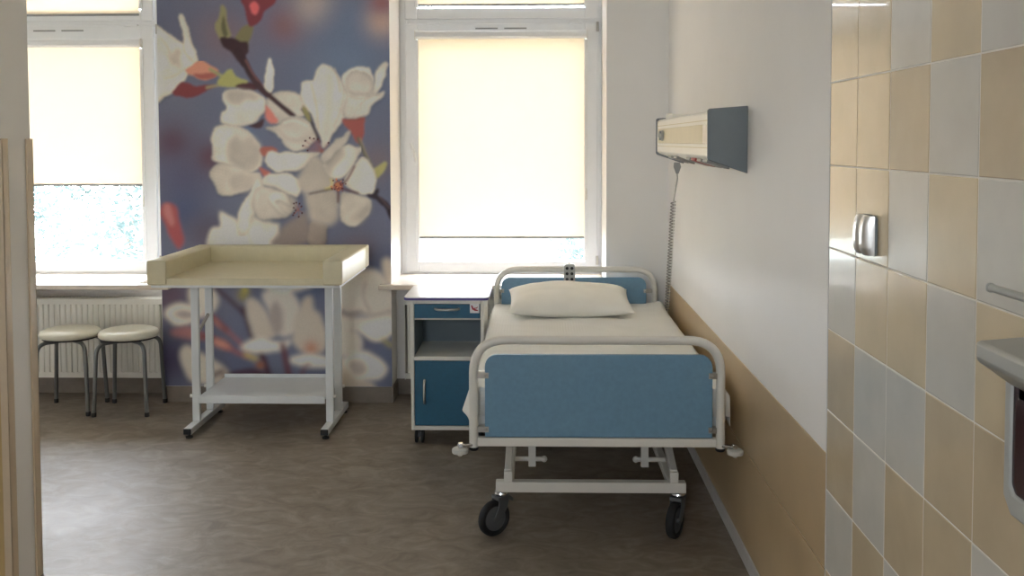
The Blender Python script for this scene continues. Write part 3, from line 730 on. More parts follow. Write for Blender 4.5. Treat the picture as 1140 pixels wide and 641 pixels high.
def blind(x0, x1, ztop, zbot, zguide, label, cord_side=1):
    t = thing('roller_blind', label, 'blind', ((x0+x1)/2, YF-.012, ztop), 0, 'roller blinds in the windows')
    cx = (x0+x1)/2; h = (x1-x0)/2
    bm = bmesh.new()
    prism(bm, [(-.003, 0), (-.040, 0), (-.048, -.010), (-.048, -.035), (-.038, -.046), (-.003, -.046)], 'x', -h-.012, h+.012)
    obj('cassette', bm, PVC, t, bevel=.002)
    for s in (-1, 1):
        a, b = sorted((s*(h+.016), s*(h+.012)))
        bm = bmesh.new(); prism(bm, rrect(-.05, -.001, -.052, .004, .012, 3), 'x', a, b)
        obj('end_cap', bm, IVORY, t, smooth=True)
        a, b = sorted((s*(h-.002), s*(h+.018)))
        bm = BX(a, b, -.012, -.001, zguide-ztop, -.052); obj('guide_rail', bm, PVC, t, bevel=.002)
    bm = BX(-h+.001, h-.001, -.0085, -.0078, zbot-ztop+.012, -.04); obj('blind_fabric', bm, BLINDM, t)
    bm = bmesh.new(); prism(bm, rrect(-.0115, -.004, zbot-ztop, zbot-ztop+.014, .003, 2), 'x', -h+.003, h-.003); obj('bottom_bar', bm, GREYP, t)
    if cord_side:
        xx = h+.008
        bm = bmesh.new(); n = 90; zc = (-.06, -.95 if zbot < 2 else -.3)
        for xo in (-.003, .004):
            tube(bm, [(xx+xo, -.022, zc[0]), (xx+xo, -.022, zc[1])], .0013, seg=6)
        obj('bead_chain', bm, IVORY, t, smooth=True)
        bm = bmesh.new(); lathe(bm, [(0, zc[1]-.075), (.007, zc[1]-.07), (.008, zc[1]-.02), (.004, zc[1]), (0, zc[1])], xx, -.022, 12); obj('chain_weight', bm, IVORY, t, smooth=True)
    return t
blind(-.722, .288, 2.165, .905, .77, 'cream roller blind pulled nearly down in the lower pane of the window behind the bed')
blind(-.722, .288, 2.83, 2.315, 2.31, 'cream roller blind in the top pane of the window behind the bed', 0)
blind(-3.435, -2.425, 2.125, 1.23, .77, 'cream roller blind half lowered in the lower pane of the window above the stools')
blind(-3.435, -2.425, 2.83, 2.27, 2.31, 'cream roller blind in the top pane of the window above the stools', 0)
blind(-5.735, -4.615, 2.125, 1.23, .77, 'cream roller blind in the added far left window unseen behind the partition', 0)

# window sills: thin marble boards that stick out into the room
def sill(x0, x1, xb0, xb1, n):
    bm = bmesh.new()
    prism(bm, [(x0, D-.06), (x1, D-.06), (x1, D-.0045), (xb1, D-.0045), (xb1, 6.03), (xb0, 6.03), (xb0, D-.0045), (x0, D-.0045)], 'z', ZS-.001, ZS+.027)
    o = obj('trim_%d' % n, bm, SILLM, bevel=.004); struct(o)
sill(-3.60, -2.10, -3.52, -2.305, 6); sill(-.90, .47, -.835, .39, 7)

# ---------------------------------------------------------------- radiators
def radiator(x0, x1, label):
    zb, zt = .12, .592; yf = 5.66; L = x1-x0
    t = thing('radiator', label, 'radiator', (x0, yf, zb), 0, 'radiators under the window sills')
    H = zt-zb
    # fluted front panel: trapezoid ribs
    bm = bmesh.new(); n = int(L/.0333); pts = []
    for i in range(n):
        x = .012 + (L-.024)*i/n; s = (L-.024)/n
        pts += [(x, .007), (x+s*.28, .007), (x+s*.42, 0), (x+s*.86, 0)]
    pts += [(L-.012, .007), (L-.012, .014), (.012, .014)]
    prism(bm, pts, 'z', .035, H-.035)
    box(bm, 0, L, -.001, .016, H-.036, H-.004); box(bm, 0, L, -.001, .016, .004, .036)
    obj('front_panel', bm, RADM, t)
    obj('back_panel', BX(.01, L-.01, .075, .088, .01, H-.01), RADM, t)
    for xa, xb in ((-.003, 0), (L, L+.003)):
        bm = bmesh.new(); prism(bm, [(-.002, .0), (-.002, H+.002), (.094, H+.002), (.094, 0)], 'x', xa, xb); obj('side_cover', bm, RADM, t)
    bm = bmesh.new()
    for k in range(int(L/.02)):
        box(bm, .006+k*.02, .012+k*.02, .018, .074, H-.006, H-.002)
    box(bm, .004, L-.004, .016, .02, H-.008, H-.001); box(bm, .004, L-.004, .072, .076, H-.008, H-.001)
    obj('top_grille', bm, RADM, t)
    for x in (.12, L-.12): obj('wall_bracket', BX(x-.015, x+.015, .088, .1385, .06, H-.06), GREYP, t)
    return t
radiator(-3.42, -2.185, 'white fluted panel radiator under the left window sill behind the stools')
radiator(-.765, .33, 'white fluted panel radiator under the sill behind the blue bedside cabinet')

# ---------------------------------------------------------------- stools
def stool(x, y, rz, label, root=None):
    if root: return dup(root, (x, y, 0), rz, label)
    t = thing('stool', label, 'stool', (x, y, 0), rz, 'round stools by the radiator')
    H = .462; R = .162
    bm = bmesh.new()
    lathe(bm, [(0, H-.004), (R*.55, H-.002), (R*.85, H-.006), (R*.96, H-.014), (R, H-.026), (R*.99, H-.040), (R*.95, H-.046), (0, H-.046)], seg=48)
    obj('seat', bm, SEATM, t, smooth=True, angle=60)
    bm = bmesh.new(); lathe(bm, [(0, H-.046), (R*.9, H-.046), (R*.9, H-.056), (0, H-.056)], seg=40); obj('seat_plate', bm, BLACK, t, smooth=True)
    for k in range(4):
        a = k*PI/2
        c, s = math.cos(a), math.sin(a)
        pts = fillet([(c*.03, s*.03, H-.067), (c*.182, s*.182, H-.067), (c*.205, s*.205, .012)], [0, .06, 0], 8)
        l = obj('leg', TB(pts, .011, seg=12), GREYM, t, smooth=True)
        bm = bmesh.new(); lathe(bm, [(0, 0), (.012, 0), (.0135, .004), (.013, .022), (.0115, .024)], c*.205, s*.205, 12)
        obj('foot_cap', bm, BLACK, l, smooth=True)
    return t
st1 = stool(-2.62, 5.435, math.radians(49), 'round cream topped stool with grey legs nearest the partition')
stool(-2.285, 5.43, math.radians(47), 'round cream topped stool with grey legs nearest the changing table', st1)
# ---------------------------------------------------------------- changing table
def changing_table():
    ox, oy = -1.42, 5.09
    t = thing('changing_table', 'cream padded baby changing table on white metal legs in front of the blossom mural', 'changing table', (ox, oy, 0))
    xo, yf, yb = .478, -.36, .40       # half width, front, back
    z0, zt = .812, .925
    # flat padded surface
    bm = bmesh.new(); prism(bm, rrect(-xo+.01, xo-.01, z0-.008, z0+.026, .008, 3), 'y', yf+.005, yb-.01)
    obj('mat_pad', bm, CREAM, t, smooth=True)
    obj('base_board', BX(-xo+.015, xo-.015, yf+.012, yb-.02, z0-.022, z0-.009), WENAM, t, bevel=.002)
    # side bolsters, slightly tapering towards the top
    for s in (-1, 1):
        bm = bmesh.new()
        pts = rrect(0, .096, z0-.006, zt, .010, 3); pts = [(s*(xo - p[0]), p[1]) for p in pts]
        prism(bm, pts, 'y', yf, yb-.095); o = obj('side_bolster', bm, CREAM, t, bevel=.005)
    bm = bmesh.new(); prism(bm, rrect(yb-.094, yb, z0-.006, zt, .010, 3), 'x', -xo, xo); obj('back_bolster', bm, CREAM, t, bevel=.005)
    # legs: two square tubes per side on a runner foot
    for s in (-1, 1):
        x = s*.348
        for y in (-.06, .155):
            l = obj('leg', BX(x-.02, x+.02, y-.0125, y+.0125, .055, z0-.022), WENAM, t, bevel=.004)
        l = obj('runner_foot', BX(x-.02, x+.02, -.205, .33, .022, .055), WENAM, t, bevel=.004)
        for y in (-.2055, .3305):
            a, b = sorted((y-.004*(1 if y < 0 else -1), y+.012*(1 if y < 0 else -1)))
            bm = BX(x-.019, x+.019, a, b, .024, .053); obj('end_cap', bm, BLACK, l, bevel=.002)
            yy = y+.03*(1 if y < 0 else -1)
            bm = bmesh.new(); lathe(bm, [(0, 0), (.018, 0), (.018, .008), (.006, .012), (.006, .024), (0, .024)], x, yy, 16); obj('leveller', bm, BLACK, l, smooth=True)
        obj('top_rail', BX(x-.018, x+.018, -.08, .30, z0-.046, z0-.0225), WENAM, t, bevel=.003)
        # turn knob joining the shelf to the leg
        for y, z in ((-.062, .185), (.155, .185)):
            bm = bmesh.new(); xa, xb = (x+s*.02, x+s*.032)
            tube(bm, [(xa, y, z), (xb, y, z)], .009, seg=12); obj('bolt', bm, IVORY, t, smooth=True)
    # small folding brace on the left pair
    bm = bmesh.new(); bar(bm, (-.348, -.045, .50), (-.348, .14, .575), .012, .014); obj('brace', bm, STEEL, t)
    # shelf tray with a raised lip
    bm = bmesh.new(); box(bm, -.332, .327, -.085, .345, .172, .186)
    box(bm, -.332, .327, -.09, -.084, .152, .192); box(bm, -.332, .327, .345, .351, .160, .204)
    obj('shelf', bm, WENAM, t, bevel=.003)
changing_table()

# ---------------------------------------------------------------- bedside cabinet
def cabinet():
    x0, x1, yf, yb, z0, z1 = -.622, -.262, 4.80, 5.175, .078, .722
    t = thing('bedside_cabinet', 'white and deep blue bedside cabinet on black wheels left of the bed', 'cabinet', ((x0+x1)/2, (yf+yb)/2, 0))
    h = (x1-x0)/2; d = (yb-yf)/2; e = .016
    bm = bmesh.new()
    box(bm, -h, -h+e, -d, d, z0, z1); box(bm, h-e, h, -d, d, z0, z1)
    box(bm, -h+e, h-e, -d, d, z0, z0+.02); box(bm, -h+e, h-e, -d, d, z1-.018, z1)
    box(bm, -h+e, h-e, d-.01, d, z0+.02, z1-.018); box(bm, -h+e, h-e, -d, d-.01, .424, .444)
    box(bm, -h+e, h-e, -d+.02, d-.01, .622, .632)
    obj('body', bm, IVORY, t, bevel=.002)
    bm = bmesh.new(); box(bm, -h+e, -h+e+.002, -d+.02, d-.01, .446, .62); box(bm, h-e-.002, h-e, -d+.02, d-.01, .446, .62)
    box(bm, -h+e, h-e, d-.014, d-.0105, .446, .62); obj('shaded_niche_lining', bm, NICHE_SHADE, t)  # darker lining stands in for the shade inside the open niche
    bm = bmesh.new(); prism(bm, rrect(-h-.03, h+.024, -d-.022, d+.01, .03, 5), 'z', z1+.001, z1+.018)
    tp = obj('top', bm, TOPW, t)
    bm = bmesh.new(); prism(bm, rrect(-h-.032, h+.026, -d-.024, d+.012, .03, 5), 'z', z1+.003, z1+.014); obj('edge_band', bm, VIOLET, tp)
    dr = obj('drawer', BX(-h+e+.003, h-e-.003, -d-.002, -d+.018, .634, z1-.020), BLUED, t, bevel=.0015)
    bm = bmesh.new(); tube(bm, fillet([(-.06, -d-.002, .680), (-.045, -d-.020, .679), (0, -d-.024, .678), (.045, -d-.020, .679), (.06, -d-.002, .680)], .02), [.004]+[.006]*26+[.004] if False else .006, seg=10)
    obj('handle', bm, STEEL, dr, smooth=True)
    # pictogram sticker: white square with a dark red reclining figure
    bm = BX(.112, .158, -d-.0030, -d-.0022, .660, .706); sk = obj('sticker', bm, LABELW, dr)
    bm = bmesh.new(); tube(bm, [(.120, -d-.0034, .698), (.127, -d-.0034, .681), (.139, -d-.0034, .675), (.152, -d-.0034, .672)], [.0035, .0055, .0055, .002], seg=6)
    for q in bm.verts: q.co.y = -d-.0034+(q.co.y+d+.0034)*.1
    ball(bm, (.1185, -d-.0034, .700), .0001); tube(bm, [(.133, -d-.0034, .684), (.144, -d-.0034, .684), (.150, -d-.0034, .690)], .0022, seg=5)
    obj('pictogram', bm, LABELR, sk)
    dd = obj('door', BX(-h+e+.003, h-e-.003, -d-.002, -d+.016, z0+.024, .421), BLUED, t, bevel=.0015)
    xh = -.112
    bm = bmesh.new(); tube(bm, fillet([(xh, -d-.002, .328), (xh, -d-.019, .315), (xh, -d-.024, .270), (xh, -d-.019, .225), (xh, -d-.002, .212)], .02), .0065, seg=10)
    obj('handle', bm, STEEL, dd, smooth=True)
    obj('inner_shelf', BX(-h+e, h-e, -d+.03, d-.012, .25, .262), IVORY, t)
    for sx in (-1, 1):
        for sy in (-1, 1):
            x, y = sx*(h-.035), sy*(d-.05)
            cs = bpy.data.objects.new('caster', None)
            bm = bmesh.new(); R = .034
            box(bm, x-.018, x+.018, y-.018, y+.018, .072, z0)
            tube(bm, [(x, y, .05), (x, y, .073)], .007, seg=8); prism(bm, [(y-.018, .035), (y-.014, .058), (y+.012, .058), (y+.016, .035)], 'x', x-.006, x+.006)
            f = obj('caster', bm, BLACK, t)
            for k in (-1, 1):
                bm = bmesh.new(); lathe(bm, [(0, -.007), (R*.7, -.008), (R*.95, -.006), (R, 0), (R*.95, .006), (R*.7, .008), (0, .007)], seg=24, mtx=Matrix.Translation((x+k*.015, y+.004, R))@Matrix.Rotation(PI/2, 4, 'Y'))
                obj('wheel', bm, RUBBER, f, smooth=True)
cabinet()

# ---------------------------------------------------------------- hospital bed
BXC = .213
def bed():
    YF0, YH = 3.52, 5.48
    t = thing('hospital_bed', 'ivory tube framed hospital bed with blue end panels on black casters', 'bed', (BXC, 4.5, 0))
    def end(y, s, hw, zt, zb, px0, px1, pz0, pz1, name, pname):
        """tube hoop with a blue panel clamped in it; y local"""
        r = .0165
        pts = fillet([(-hw+r, y, zb), (-hw+r, y, zt-r), (hw-r, y, zt-r), (hw-r, y, zb)], [0, .12, .12, 0], 10)
        hp = obj(name, TB(pts, r, seg=16), IVORY, t, smooth=True)
        for sx in (-1, 1):
            bm = bmesh.new(); lathe(bm, [(0, zb-.006), (.014, zb-.006), (.0172, zb-.002), (.0172, zb+.006), (.0165, zb+.006)], sx*(hw-r), y, 16); obj('tube_cap', bm, BLACK, hp, smooth=True)
        bm = bmesh.new(); prism(bm, rrect(px0, px1, pz0, pz1, .045, 6, (0, 0, 1, 1)), 'y', y-.009, y+.009)
        pn = obj(pname, bm, BLUEP, t, bevel=.002)
        for sx in (-1, 1):
            for z in (pz1-.075, pz0+.028):
                xe = px1 if sx > 0 else px0
                a, b = sorted((xe-sx*.014, sx*(hw-2*r+.002)))
                bm = bmesh.new(); box(bm, a, b, y-.0135, y-.0095, z-.010, z+.010)
                box(bm, a, b, y+.0095, y+.0135, z-.010, z+.010); ball(bm, (xe-sx*.004, y-.0135, z), .006)
                obj('clamp', bm, STEEL, hp, smooth=True)
        return hp
    yf, yh = YF0-4.5, YH-4.5
    end(yf, -1, .4595, .803, .392, -.402, .413, .436, .735, 'foot_hoop', 'foot_panel')
    end(yh, 1, .4555, .803, .392, -.412, .392, .436, .742, 'head_hoop', 'head_panel')
    # bed frame
    bm = bmesh.new()
    for sx in (-1, 1):
        box(bm, sx*.36-.02, sx*.36+.02, yf+.02, yh-.02, .405, .445)
    box(bm, -.428, .428, yf-.012, yf+.018, .402, .433); box(bm, -.428, .428, yh-.018, yh+.012, .402, .433)
    for y in (-.35, .3): box(bm, -.36, .36, y-.02, y+.02, .405, .44)
    obj('bed_frame', bm, IVORY, t, bevel=.003)
    obj('mattress_deck', BX(-.425, .44, yf+.05, yh-.06, .4455, .455), GREYP, t, bevel=.002)
    # chassis
    bm = bmesh.new(); yc0, yc1 = -.78, .68
    box(bm, -.372, .350, yc0-.02, yc0+.02, .165, .205); box(bm, -.372, .350, yc1-.02, yc1+.02, .165, .205)
    for x in (-.32, .30): box(bm, x-.015, x+.015, yc0+.02, yc1-.02, .170, .200)
    obj('chassis', bm, IVORY, t, bevel=.003)
    for x in (-.325, .305):
        bm = bmesh.new(); bar(bm, (x, yc0, .20), (x, yc0, .245), .032, .032); bar(bm, (x, yc0, .235), (x, -.22, .408), .026, .034); obj('lift_arm', bm, IVORY, t, bevel=.002)
        bm = bmesh.new(); bar(bm, (x, .62, .20), (x, .62, .245), .032, .032); bar(bm, (x, .62, .235), (x, .12, .408), .026, .034); obj('lift_arm', bm, IVORY, t, bevel=.002)
    for s, x in ((-1, -.235), (1, .222)):
        bm = bmesh.new(); bar(bm, (x, -.50, .405), (x, -.53, .178), .03, .03, up=(0, 1, 0)); hg = obj('hanger', bm, IVORY, t, bevel=.002)
        bm = bmesh.new(); tube(bm, [(s*.305, -.53, .208), (s*.19, -.53, .208)], .010, seg=10); ball(bm, (s*.186, -.53, .208), .013); obj('pivot_rod', bm, IVORY, hg, smooth=True)
    # bumper wheels at the lower corners of the foot end
    for s in (-1, 1):
        x = s*.4595
        bm = bmesh.new(); bar(bm, (x-s*.02, yf-.004, .408), (x+s*.030, yf-.028, .408), .016, .010); bar(bm, (x+s*.030, yf-.028, .4035), (x+s*.030, yf-.028, .420), .018, .018)
        a = obj('bumper_arm', bm, CHROME, t, bevel=.002)
        bm = bmesh.new(); xc = x+s*.031
        lathe(bm, [(0, .402), (.024, .402), (.029, .398), (.030, .391), (.028, .384), (.012, .380), (.006, .372), (0, .371)], xc, yf-.028, 28); obj('bumper_wheel', bm, BUMPW, a, smooth=True)
    # casters: swivelled fork with a large black wheel
    def caster(x, y, ang):
        bm = bmesh.new()
        lathe(bm, [(0, .164), (.026, .164), (.028, .158), (.024, .150), (0, .150)], x, y, 20)
        cp = obj('caster', bm, CHROME, t, smooth=True)
        M_ = Matrix.Translation((x, y, 0))@Matrix.Rotation(ang, 4, 'Z')
        bm = bmesh.new()
        for k in (-1, 1):
            prism(bm, [(-.024, .150), (.026, .150), (.030, .110), (.050, .070), (.036, .052), (.018, .062), (-.012, .105)], 'y', k*.0225-.002, k*.0225+.002)
        prism(bm, [(-.026, .150), (.028, .150), (.030, .136), (-.022, .134)], 'y', -.0245, .0245)
        prism(bm, [(-.026, .150), (-.022, .134), (-.046, .118), (-.05, .13)], 'y', -.014, .014)
        bmesh.ops.transform(bm, matrix=M_, verts=bm.verts); obj('fork', bm, FORKG, cp, bevel=.002)
        R = .067
        bm = bmesh.new(); W = M_@Matrix.Translation((.034, 0, R))@Matrix.Rotation(PI/2, 4, 'X')
        lathe(bm, [(.046, -.011), (.052, -.016), (R*.93, -.015), (R, -.009), (R, .009), (R*.93, .015), (.052, .016), (.046, .011)], seg=40, mtx=W); obj('tyre', bm, RUBBER, cp, smooth=True)
        bm = bmesh.new(); lathe(bm, [(0, -.018), (.008, -.018), (.010, -.010), (.042, -.012), (.0465, -.0105), (.0465, .0105), (.042, .012), (.010, .010), (.008, .018), (0, .018)], seg=32, mtx=W); obj('wheel_hub', bm, HUBG, cp, smooth=True)
    caster(-.352, -.78, math.radians(-142)); caster(.322, -.78, math.radians(-118)); caster(-.352, .68, math.radians(60)); caster(.322, .68, math.radians(100))
bed()

# mattress
bm = bmesh.new(); prism(bm, rrect(-.448, .474, .4555, .590, .03, 5), 'y', -.925, .93)
o = obj('mattress', bm, MATTR, None, bevel=.012); o.location = (BXC, 4.5, 0)
tag(o, 'thick pale mattress on the hospital bed under the white sheet', 'mattress')
# sheet: covers the top, folds down both sides, a loose corner at the head right and a bulge on the left side
def sheet():
    from mathutils import noise
    prof = []                                                                # (x, z, free) across the bed
    xl, xr, zt = -.456, .482, .5975
    for i in range(8): prof.append((xl, .470+.015*i, 1-i/8))
    for i in range(6): a = PI-.5*PI*i/5; prof.append((xl+.03+.03*math.cos(a), zt-.03+.03*math.sin(a), 0))
    for i in range(1, 40): prof.append((xl+.03+(xr-xl-.06)*i/40, zt, 0))
    for i in range(6): a = .5*PI-.5*PI*i/5; prof.append((xr-.03+.03*math.cos(a), zt-.03+.03*math.sin(a), 0))
    for i in range(8): prof.append((xr, .575-.015*i, (i+1)/8))
    ny = 130; bm = bmesh.new(); grid = []
    for j in range(ny+1):
        v = j/ny; y = -.934 + 1.872*v; row = []
        for x, z, fr in prof:
            nx_ = 1 if x > 0 else -1
            n1 = noise.noise(Vector((x*4, y*5, 1.3))); n2 = noise.noise(Vector((x*13, y*4, 4.1)))
            dx = 0; dz = 0
            flat = 1 if z > zt-.01 else 0
            if flat:
                dz = .004*n1+.0018*n2+.0035*abs(math.sin(7*x+9*y+3*n1))**6
                dz += .010*math.exp(-((x-.05)**2/.05+(y-.40)**2/.004))      # ridge before the pillow
            elif fr > 0:
                dx = nx_*(.004+.005*fr*(1+math.sin(y*23+5*n1)))*(1 if nx_ < 0 else .5)
                if nx_ < 0: dx -= .030*fr*math.exp(-((y+.78)**2)/.006)       # the bulge by the foot post
                dz = -.012*fr*math.sin(y*6+2)
            # lifted loose corner at the head, wall side
            if x > .38 and y > .80: dz += .022*((x-.38)/.12)*((y-.80)/.13)
            row.append(bm.verts.new((x+dx, y, z+dz)))
        grid.append(row)
    for a, b in zip(grid, grid[1:]):
        for k in range(len(a)-1): bm.faces.new((a[k], a[k+1], b[k+1], b[k]))
    # foot end flap
    ft = grid[0]; low = [bm.verts.new((v.co.x*.999, v.co.y-.004, min(v.co.z, .50))) for v in ft]
    for k in range(len(ft)-1): 
        if ft[k].co.z > .505 or ft[k+1].co.z > .505: bm.faces.new((ft[k], ft[k+1], low[k+1], low[k]))
    o = obj('bed_sheet', bm, SHEET, None, smooth=True, angle=80); o.location = (BXC, 4.5, 0)
    s = o.modifiers.new('thickness', 'SOLIDIFY'); s.thickness = .002; s.offset = 1
    return tag(o, 'white cotton sheet spread over the bed mattress with creases and tucked sides', 'bed sheet')
sheet()
# pillow
def pillow():
    from mathutils import noise
    bm = bmesh.new(); n = 44; a, b, h = .322, .222, .080; top = []; bot = []
    for j in range(n+1):
        rt, rb = [], []
        for i in range(n+1):
            u = -1+2*i/n; v = -1+2*j/n
            pin = 1-.045*(1-abs(u)**2)*abs(v)**3-.0; pin2 = 1-.045*(1-abs(v)**2)*abs(u)**3
            x = a*u*pin2*1.0; y = b*v*pin
            th = h*max(0, (1-abs(u)**2.3))**.5*max(0, (1-abs(v)**2.3))**.5
            w = .004*noise.noise(Vector((x*14, y*14, 2)))+.007*noise.noise(Vector((x*5, y*6, 7)))*min(1, th/.03)
            edge = abs(u) > .999 or abs(v) > .999
            vt = bm.verts.new((x, y, th*1.05+(0 if edge else w))); rt.append(vt)
            rb.append(vt if edge else bm.verts.new((x, y, -th*.75+w*.3)))
        top.append(rt); bot.append(rb)
    for j in range(n):
        for i in range(n):
            bm.faces.new((top[j][i], top[j][i+1], top[j+1][i+1], top[j+1][i]))
            q = (bot[j][i], bot[j+1][i], bot[j+1][i+1], bot[j][i+1])
            if len(set(q)) == 4:
                try: bm.faces.new(q)
                except ValueError: pass
    o = obj('pillow', bm, PILLOW, None, smooth=True, angle=80)
    o.location = (.170, 5.165, .6625); o.rotation_euler = (math.radians(7), 0, math.radians(1))
    return tag(o, 'plump white pillow lying on the bed sheet against the blue head panel', 'pillow')
pillow()
# handset hooked over the head rail
t = thing('bed_handset', 'grey push button handset hooked over the bed head rail above the pillow', 'remote control', (.178, 5.455, .70))
bm = bmesh.new(); prism(bm, rrect(-.031, .031, -.03, .120, .018, 5), 'y', -.022, .004); hb = obj('housing', bm, HANDG, t, bevel=.003)
for i in range(2):
    for k in range(4):
        bm = bmesh.new(); lathe(bm, [(0, 0), (.0085, 0), (.0085, .002), (.007, .004), (0, .004)], seg=14, mtx=Matrix.Translation((-.0135+.027*i, -.022, .098-.030*k))@Matrix.Rotation(PI/2, 4, 'X'))
        obj('button', bm, BLACK, hb, smooth=True)
bm = bmesh.new(); tube(bm, fillet([(0, .002, .09), (0, .006, .112), (0, .025, .1215), (0, .046, .112), (0, .046, .085)], .012), .004, seg=8); obj('hook', bm, HANDG, t, smooth=True)

# ---------------------------------------------------------------- bed-head supply unit on the right wall
t = thing('bed_head_unit', 'white and beige bed head supply unit with dark end cap high on the right wall', 'medical wall unit', (XR, 4.24, 1.40))
x = -.135; ya, yb = -.735, .76
prof = [(0, -.010), (0, .215), (x+.012, .206), (x, .196), (x, .045), (x+.012, .036)]
bm = bmesh.new(); prism(bm, [(p[0], p[1]) for p in prof], 'y', ya, yb); body = obj('housing', bm, UNITW, t, bevel=.003)
obj('light_diffuser', BX(x-.0035, x+.001, ya+.02+.10, yb-.07, .088, .158), DIFFU, t, bevel=.002)
obj('end_trim', BX(x-.0035, x+.001, ya+.012, ya+.115, .088, .158), SILLM, t, bevel=.002)
bm = bmesh.new()
for z in (.074, .172): box(bm, x-.0022, x+.001, ya+.01, yb-.01, z-.0015, z+.0015)
obj('seam_line', bm, DIFFU, t)
bm = bmesh.new(); pr = [(0, -.016), (0, .222), (x-.001, .212), (x-.006, .206), (x-.006, .038), (x, .030)]
prism(bm, pr, 'y', ya-.012, ya+.001); obj('end_cap', bm, DGREY, t, bevel=.003)
bm = bmesh.new(); prism(bm, pr, 'y', yb-.001, yb+.010); obj('end_cap', bm, DGREY, t, bevel=.003)
# gas outlet dial on the front at the far end, button on top
bm = bmesh.new(); My = Matrix.Translation((x-.0035, .50, .125))@Matrix.Rotation(-PI/2, 4, 'Y')
lathe(bm, [(0, 0), (.026, 0), (.026, .008), (.020, .014), (.012, .014), (.010, .024), (0, .024)], seg=28, mtx=My); dial = obj('outlet_dial', bm, UNITD, t, smooth=True)
bm = bmesh.new(); bar(bm, (x-.0185, .48, .105), (x-.0185, .52, .145), .006, .004, up=(1, 0, 0)); bar(bm, (x-.0185, .52, .105), (x-.0185, .48, .145), .006, .004, up=(1, 0, 0)); obj('cross_mark', bm, DGREY, dial)
bm = bmesh.new(); lathe(bm, [(0, .206), (.018, .206), (.018, .226), (.010, .234), (0, .234)], x+.04, yb-.16, 20); obj('top_knob', bm, UNITW, t, smooth=True)
obj('top_rail_box', BX(x+.03, -.02, yb-.34, yb-.20, .208, .226), UNITW, t, bevel=.003)
# sockets on the sloping underside
for k, (yy, mm) in enumerate(((ya+.20, GREYP), (ya+.34, UNITU), (ya+.48, REDP), (ya+.62, UNITU), (ya+1.0, UNITU), (ya+1.18, UNITU))):
    bm = bmesh.new(); z = .016
    prism(bm, [(x+.022, .033), (-.030, .006), (-.032, -.006), (x+.020, .020)], 'y', yy-.05, yy+.05)
    so = obj('socket', bm, mm, t, bevel=.002)
# coiled cable hanging from the unit down behind the bed
t = thing('coiled_cable', 'thin grey coiled cable hanging from the bed head unit down to the bed', 'cable', (.700, 4.955, 0))
bm = bmesh.new(); prism(bm, [(-.016, 1.392), (.012, 1.392), (.018, 1.370), (.006, 1.335), (-.006, 1.335), (-.018, 1.370)], 'y', -.012, .012); obj('plug', bm, GREYP, t, bevel=.003)
pts = fillet([(0, 0, 1.336), (.006, .03, 1.31), (.008, .10, 1.26), (.004, .15, 1.19)], .03, 4)
z = 1.185; a = 0
while z > .56:
    k = (1.185-z)/.6
    pts.append(Vector((.002+.010*k+.0115*math.cos(a), .155+.30*k+.0115*math.sin(a), z))); a += .7; z -= .0019
bm = bmesh.new(); tube(bm, pts, .0032, seg=6); obj('cord', bm, CORD, t, smooth=True, angle=80)
bm = bmesh.new(); pts = fillet([(-.004, .004, 1.336), (-.006, .06, 1.2), (.006, .20, .9), (.012, .40, .60), (.018, .50, .52)], .1, 6); tube(bm, pts, .0018, seg=6); obj('thin_lead', bm, IVORY, t, smooth=True, angle=80)

# ---------------------------------------------------------------- chrome fitting on the tiles
t = thing('wall_fitting', 'square chrome wall fitting with two rounded lobes on the beige tiles', 'wall fitting', (.690, 2.055, 1.305))
bm = bmesh.new(); prism(bm, rrect(-.042, .042, -.041, .041, .008, 4), 'x', -.006, 0); obj('back_plate', bm, DGREY, t, bevel=.001)
for k in (-1, 1):
    bm = bmesh.new(); n = 14; m2 = 10; G = []
    for j in range(m2+1):
        vz = -1+2*j/m2; row = []
        for i in range(n+1):
            u = -1+2*i/n
            bul = math.sqrt(max(0, 1-abs(u)**2.4))*(1-.35*abs(vz)**4)
            row.append(bm.verts.new((-.006-.024*bul, k*.0205+.0205*u, .040*vz)))
        G.append(row)
    for a, b in zip(G, G[1:]):
        for i in range(n): bm.faces.new((a[i], a[i+1], b[i+1], b[i]))
    for row in (G[0], G[-1]): bm.faces.new(row)
    bm.faces.new([r[0] for r in G]+[G[-1][0]] if False else [G[0][0], G[0][-1], G[-1][-1], G[-1][0]]) if False else None
    obj('lobe', bm, SATIN, t, smooth=True, angle=50)

# ---------------------------------------------------------------- wall dispenser at the right edge
t = thing('wall_dispenser', 'grey box dispenser with sloping hood and dark front opening on the tiled wall', 'dispenser', (.690, 1.08, 1.0))
bm = bmesh.new()      # body as a frame round the dark opening
ya, yb = -.18, .175; xa = -.098; z0, z1 = .03, .20
prism(bm, [(ya, z0+.02), (ya+.02, z0), (yb-.02, z0), (yb, z0+.02), (yb, z1), (yb-.016, z1), (yb-.016, z0+.038), (yb-.026, z0+.028), (ya+.035, z0+.032), (ya+.022, z0+.045), (ya+.022, z1), (ya, z1)], 'x', xa, -.001)
obj('body', bm, DISPG, t, bevel=.003)
obj('opening', BX(xa+.004, xa+.010, ya+.015, yb-.012, z0+.022, z1), DISPW, t)
bm = bmesh.new(); prism(bm, [(xa-.045, .250), (xa-.045, .226), (xa-.003, .196), (-.001, .196), (-.001, .262)], 'y', ya-.02, yb-.015); obj('hood', bm, DISPG, t, bevel=.005)
obj('neck', BX(xa+.004, -.001, ya+.02, yb-.03, .180, .197), DGREY, t)
t = thing('elbow_lever', 'slim pale metal lever with rounded tip above the grey dispenser', 'lever', (.690, 1.2, 1.32))
bm = bmesh.new(); tube(bm, fillet([(-.001, -.30, .0), (-.13, -.30, .0), (-.134, .02, -.001)], .03), .005, seg=10); ball(bm, (-.134, .02, -.001), .0062); obj('rod', bm, DISPG, t, smooth=True)
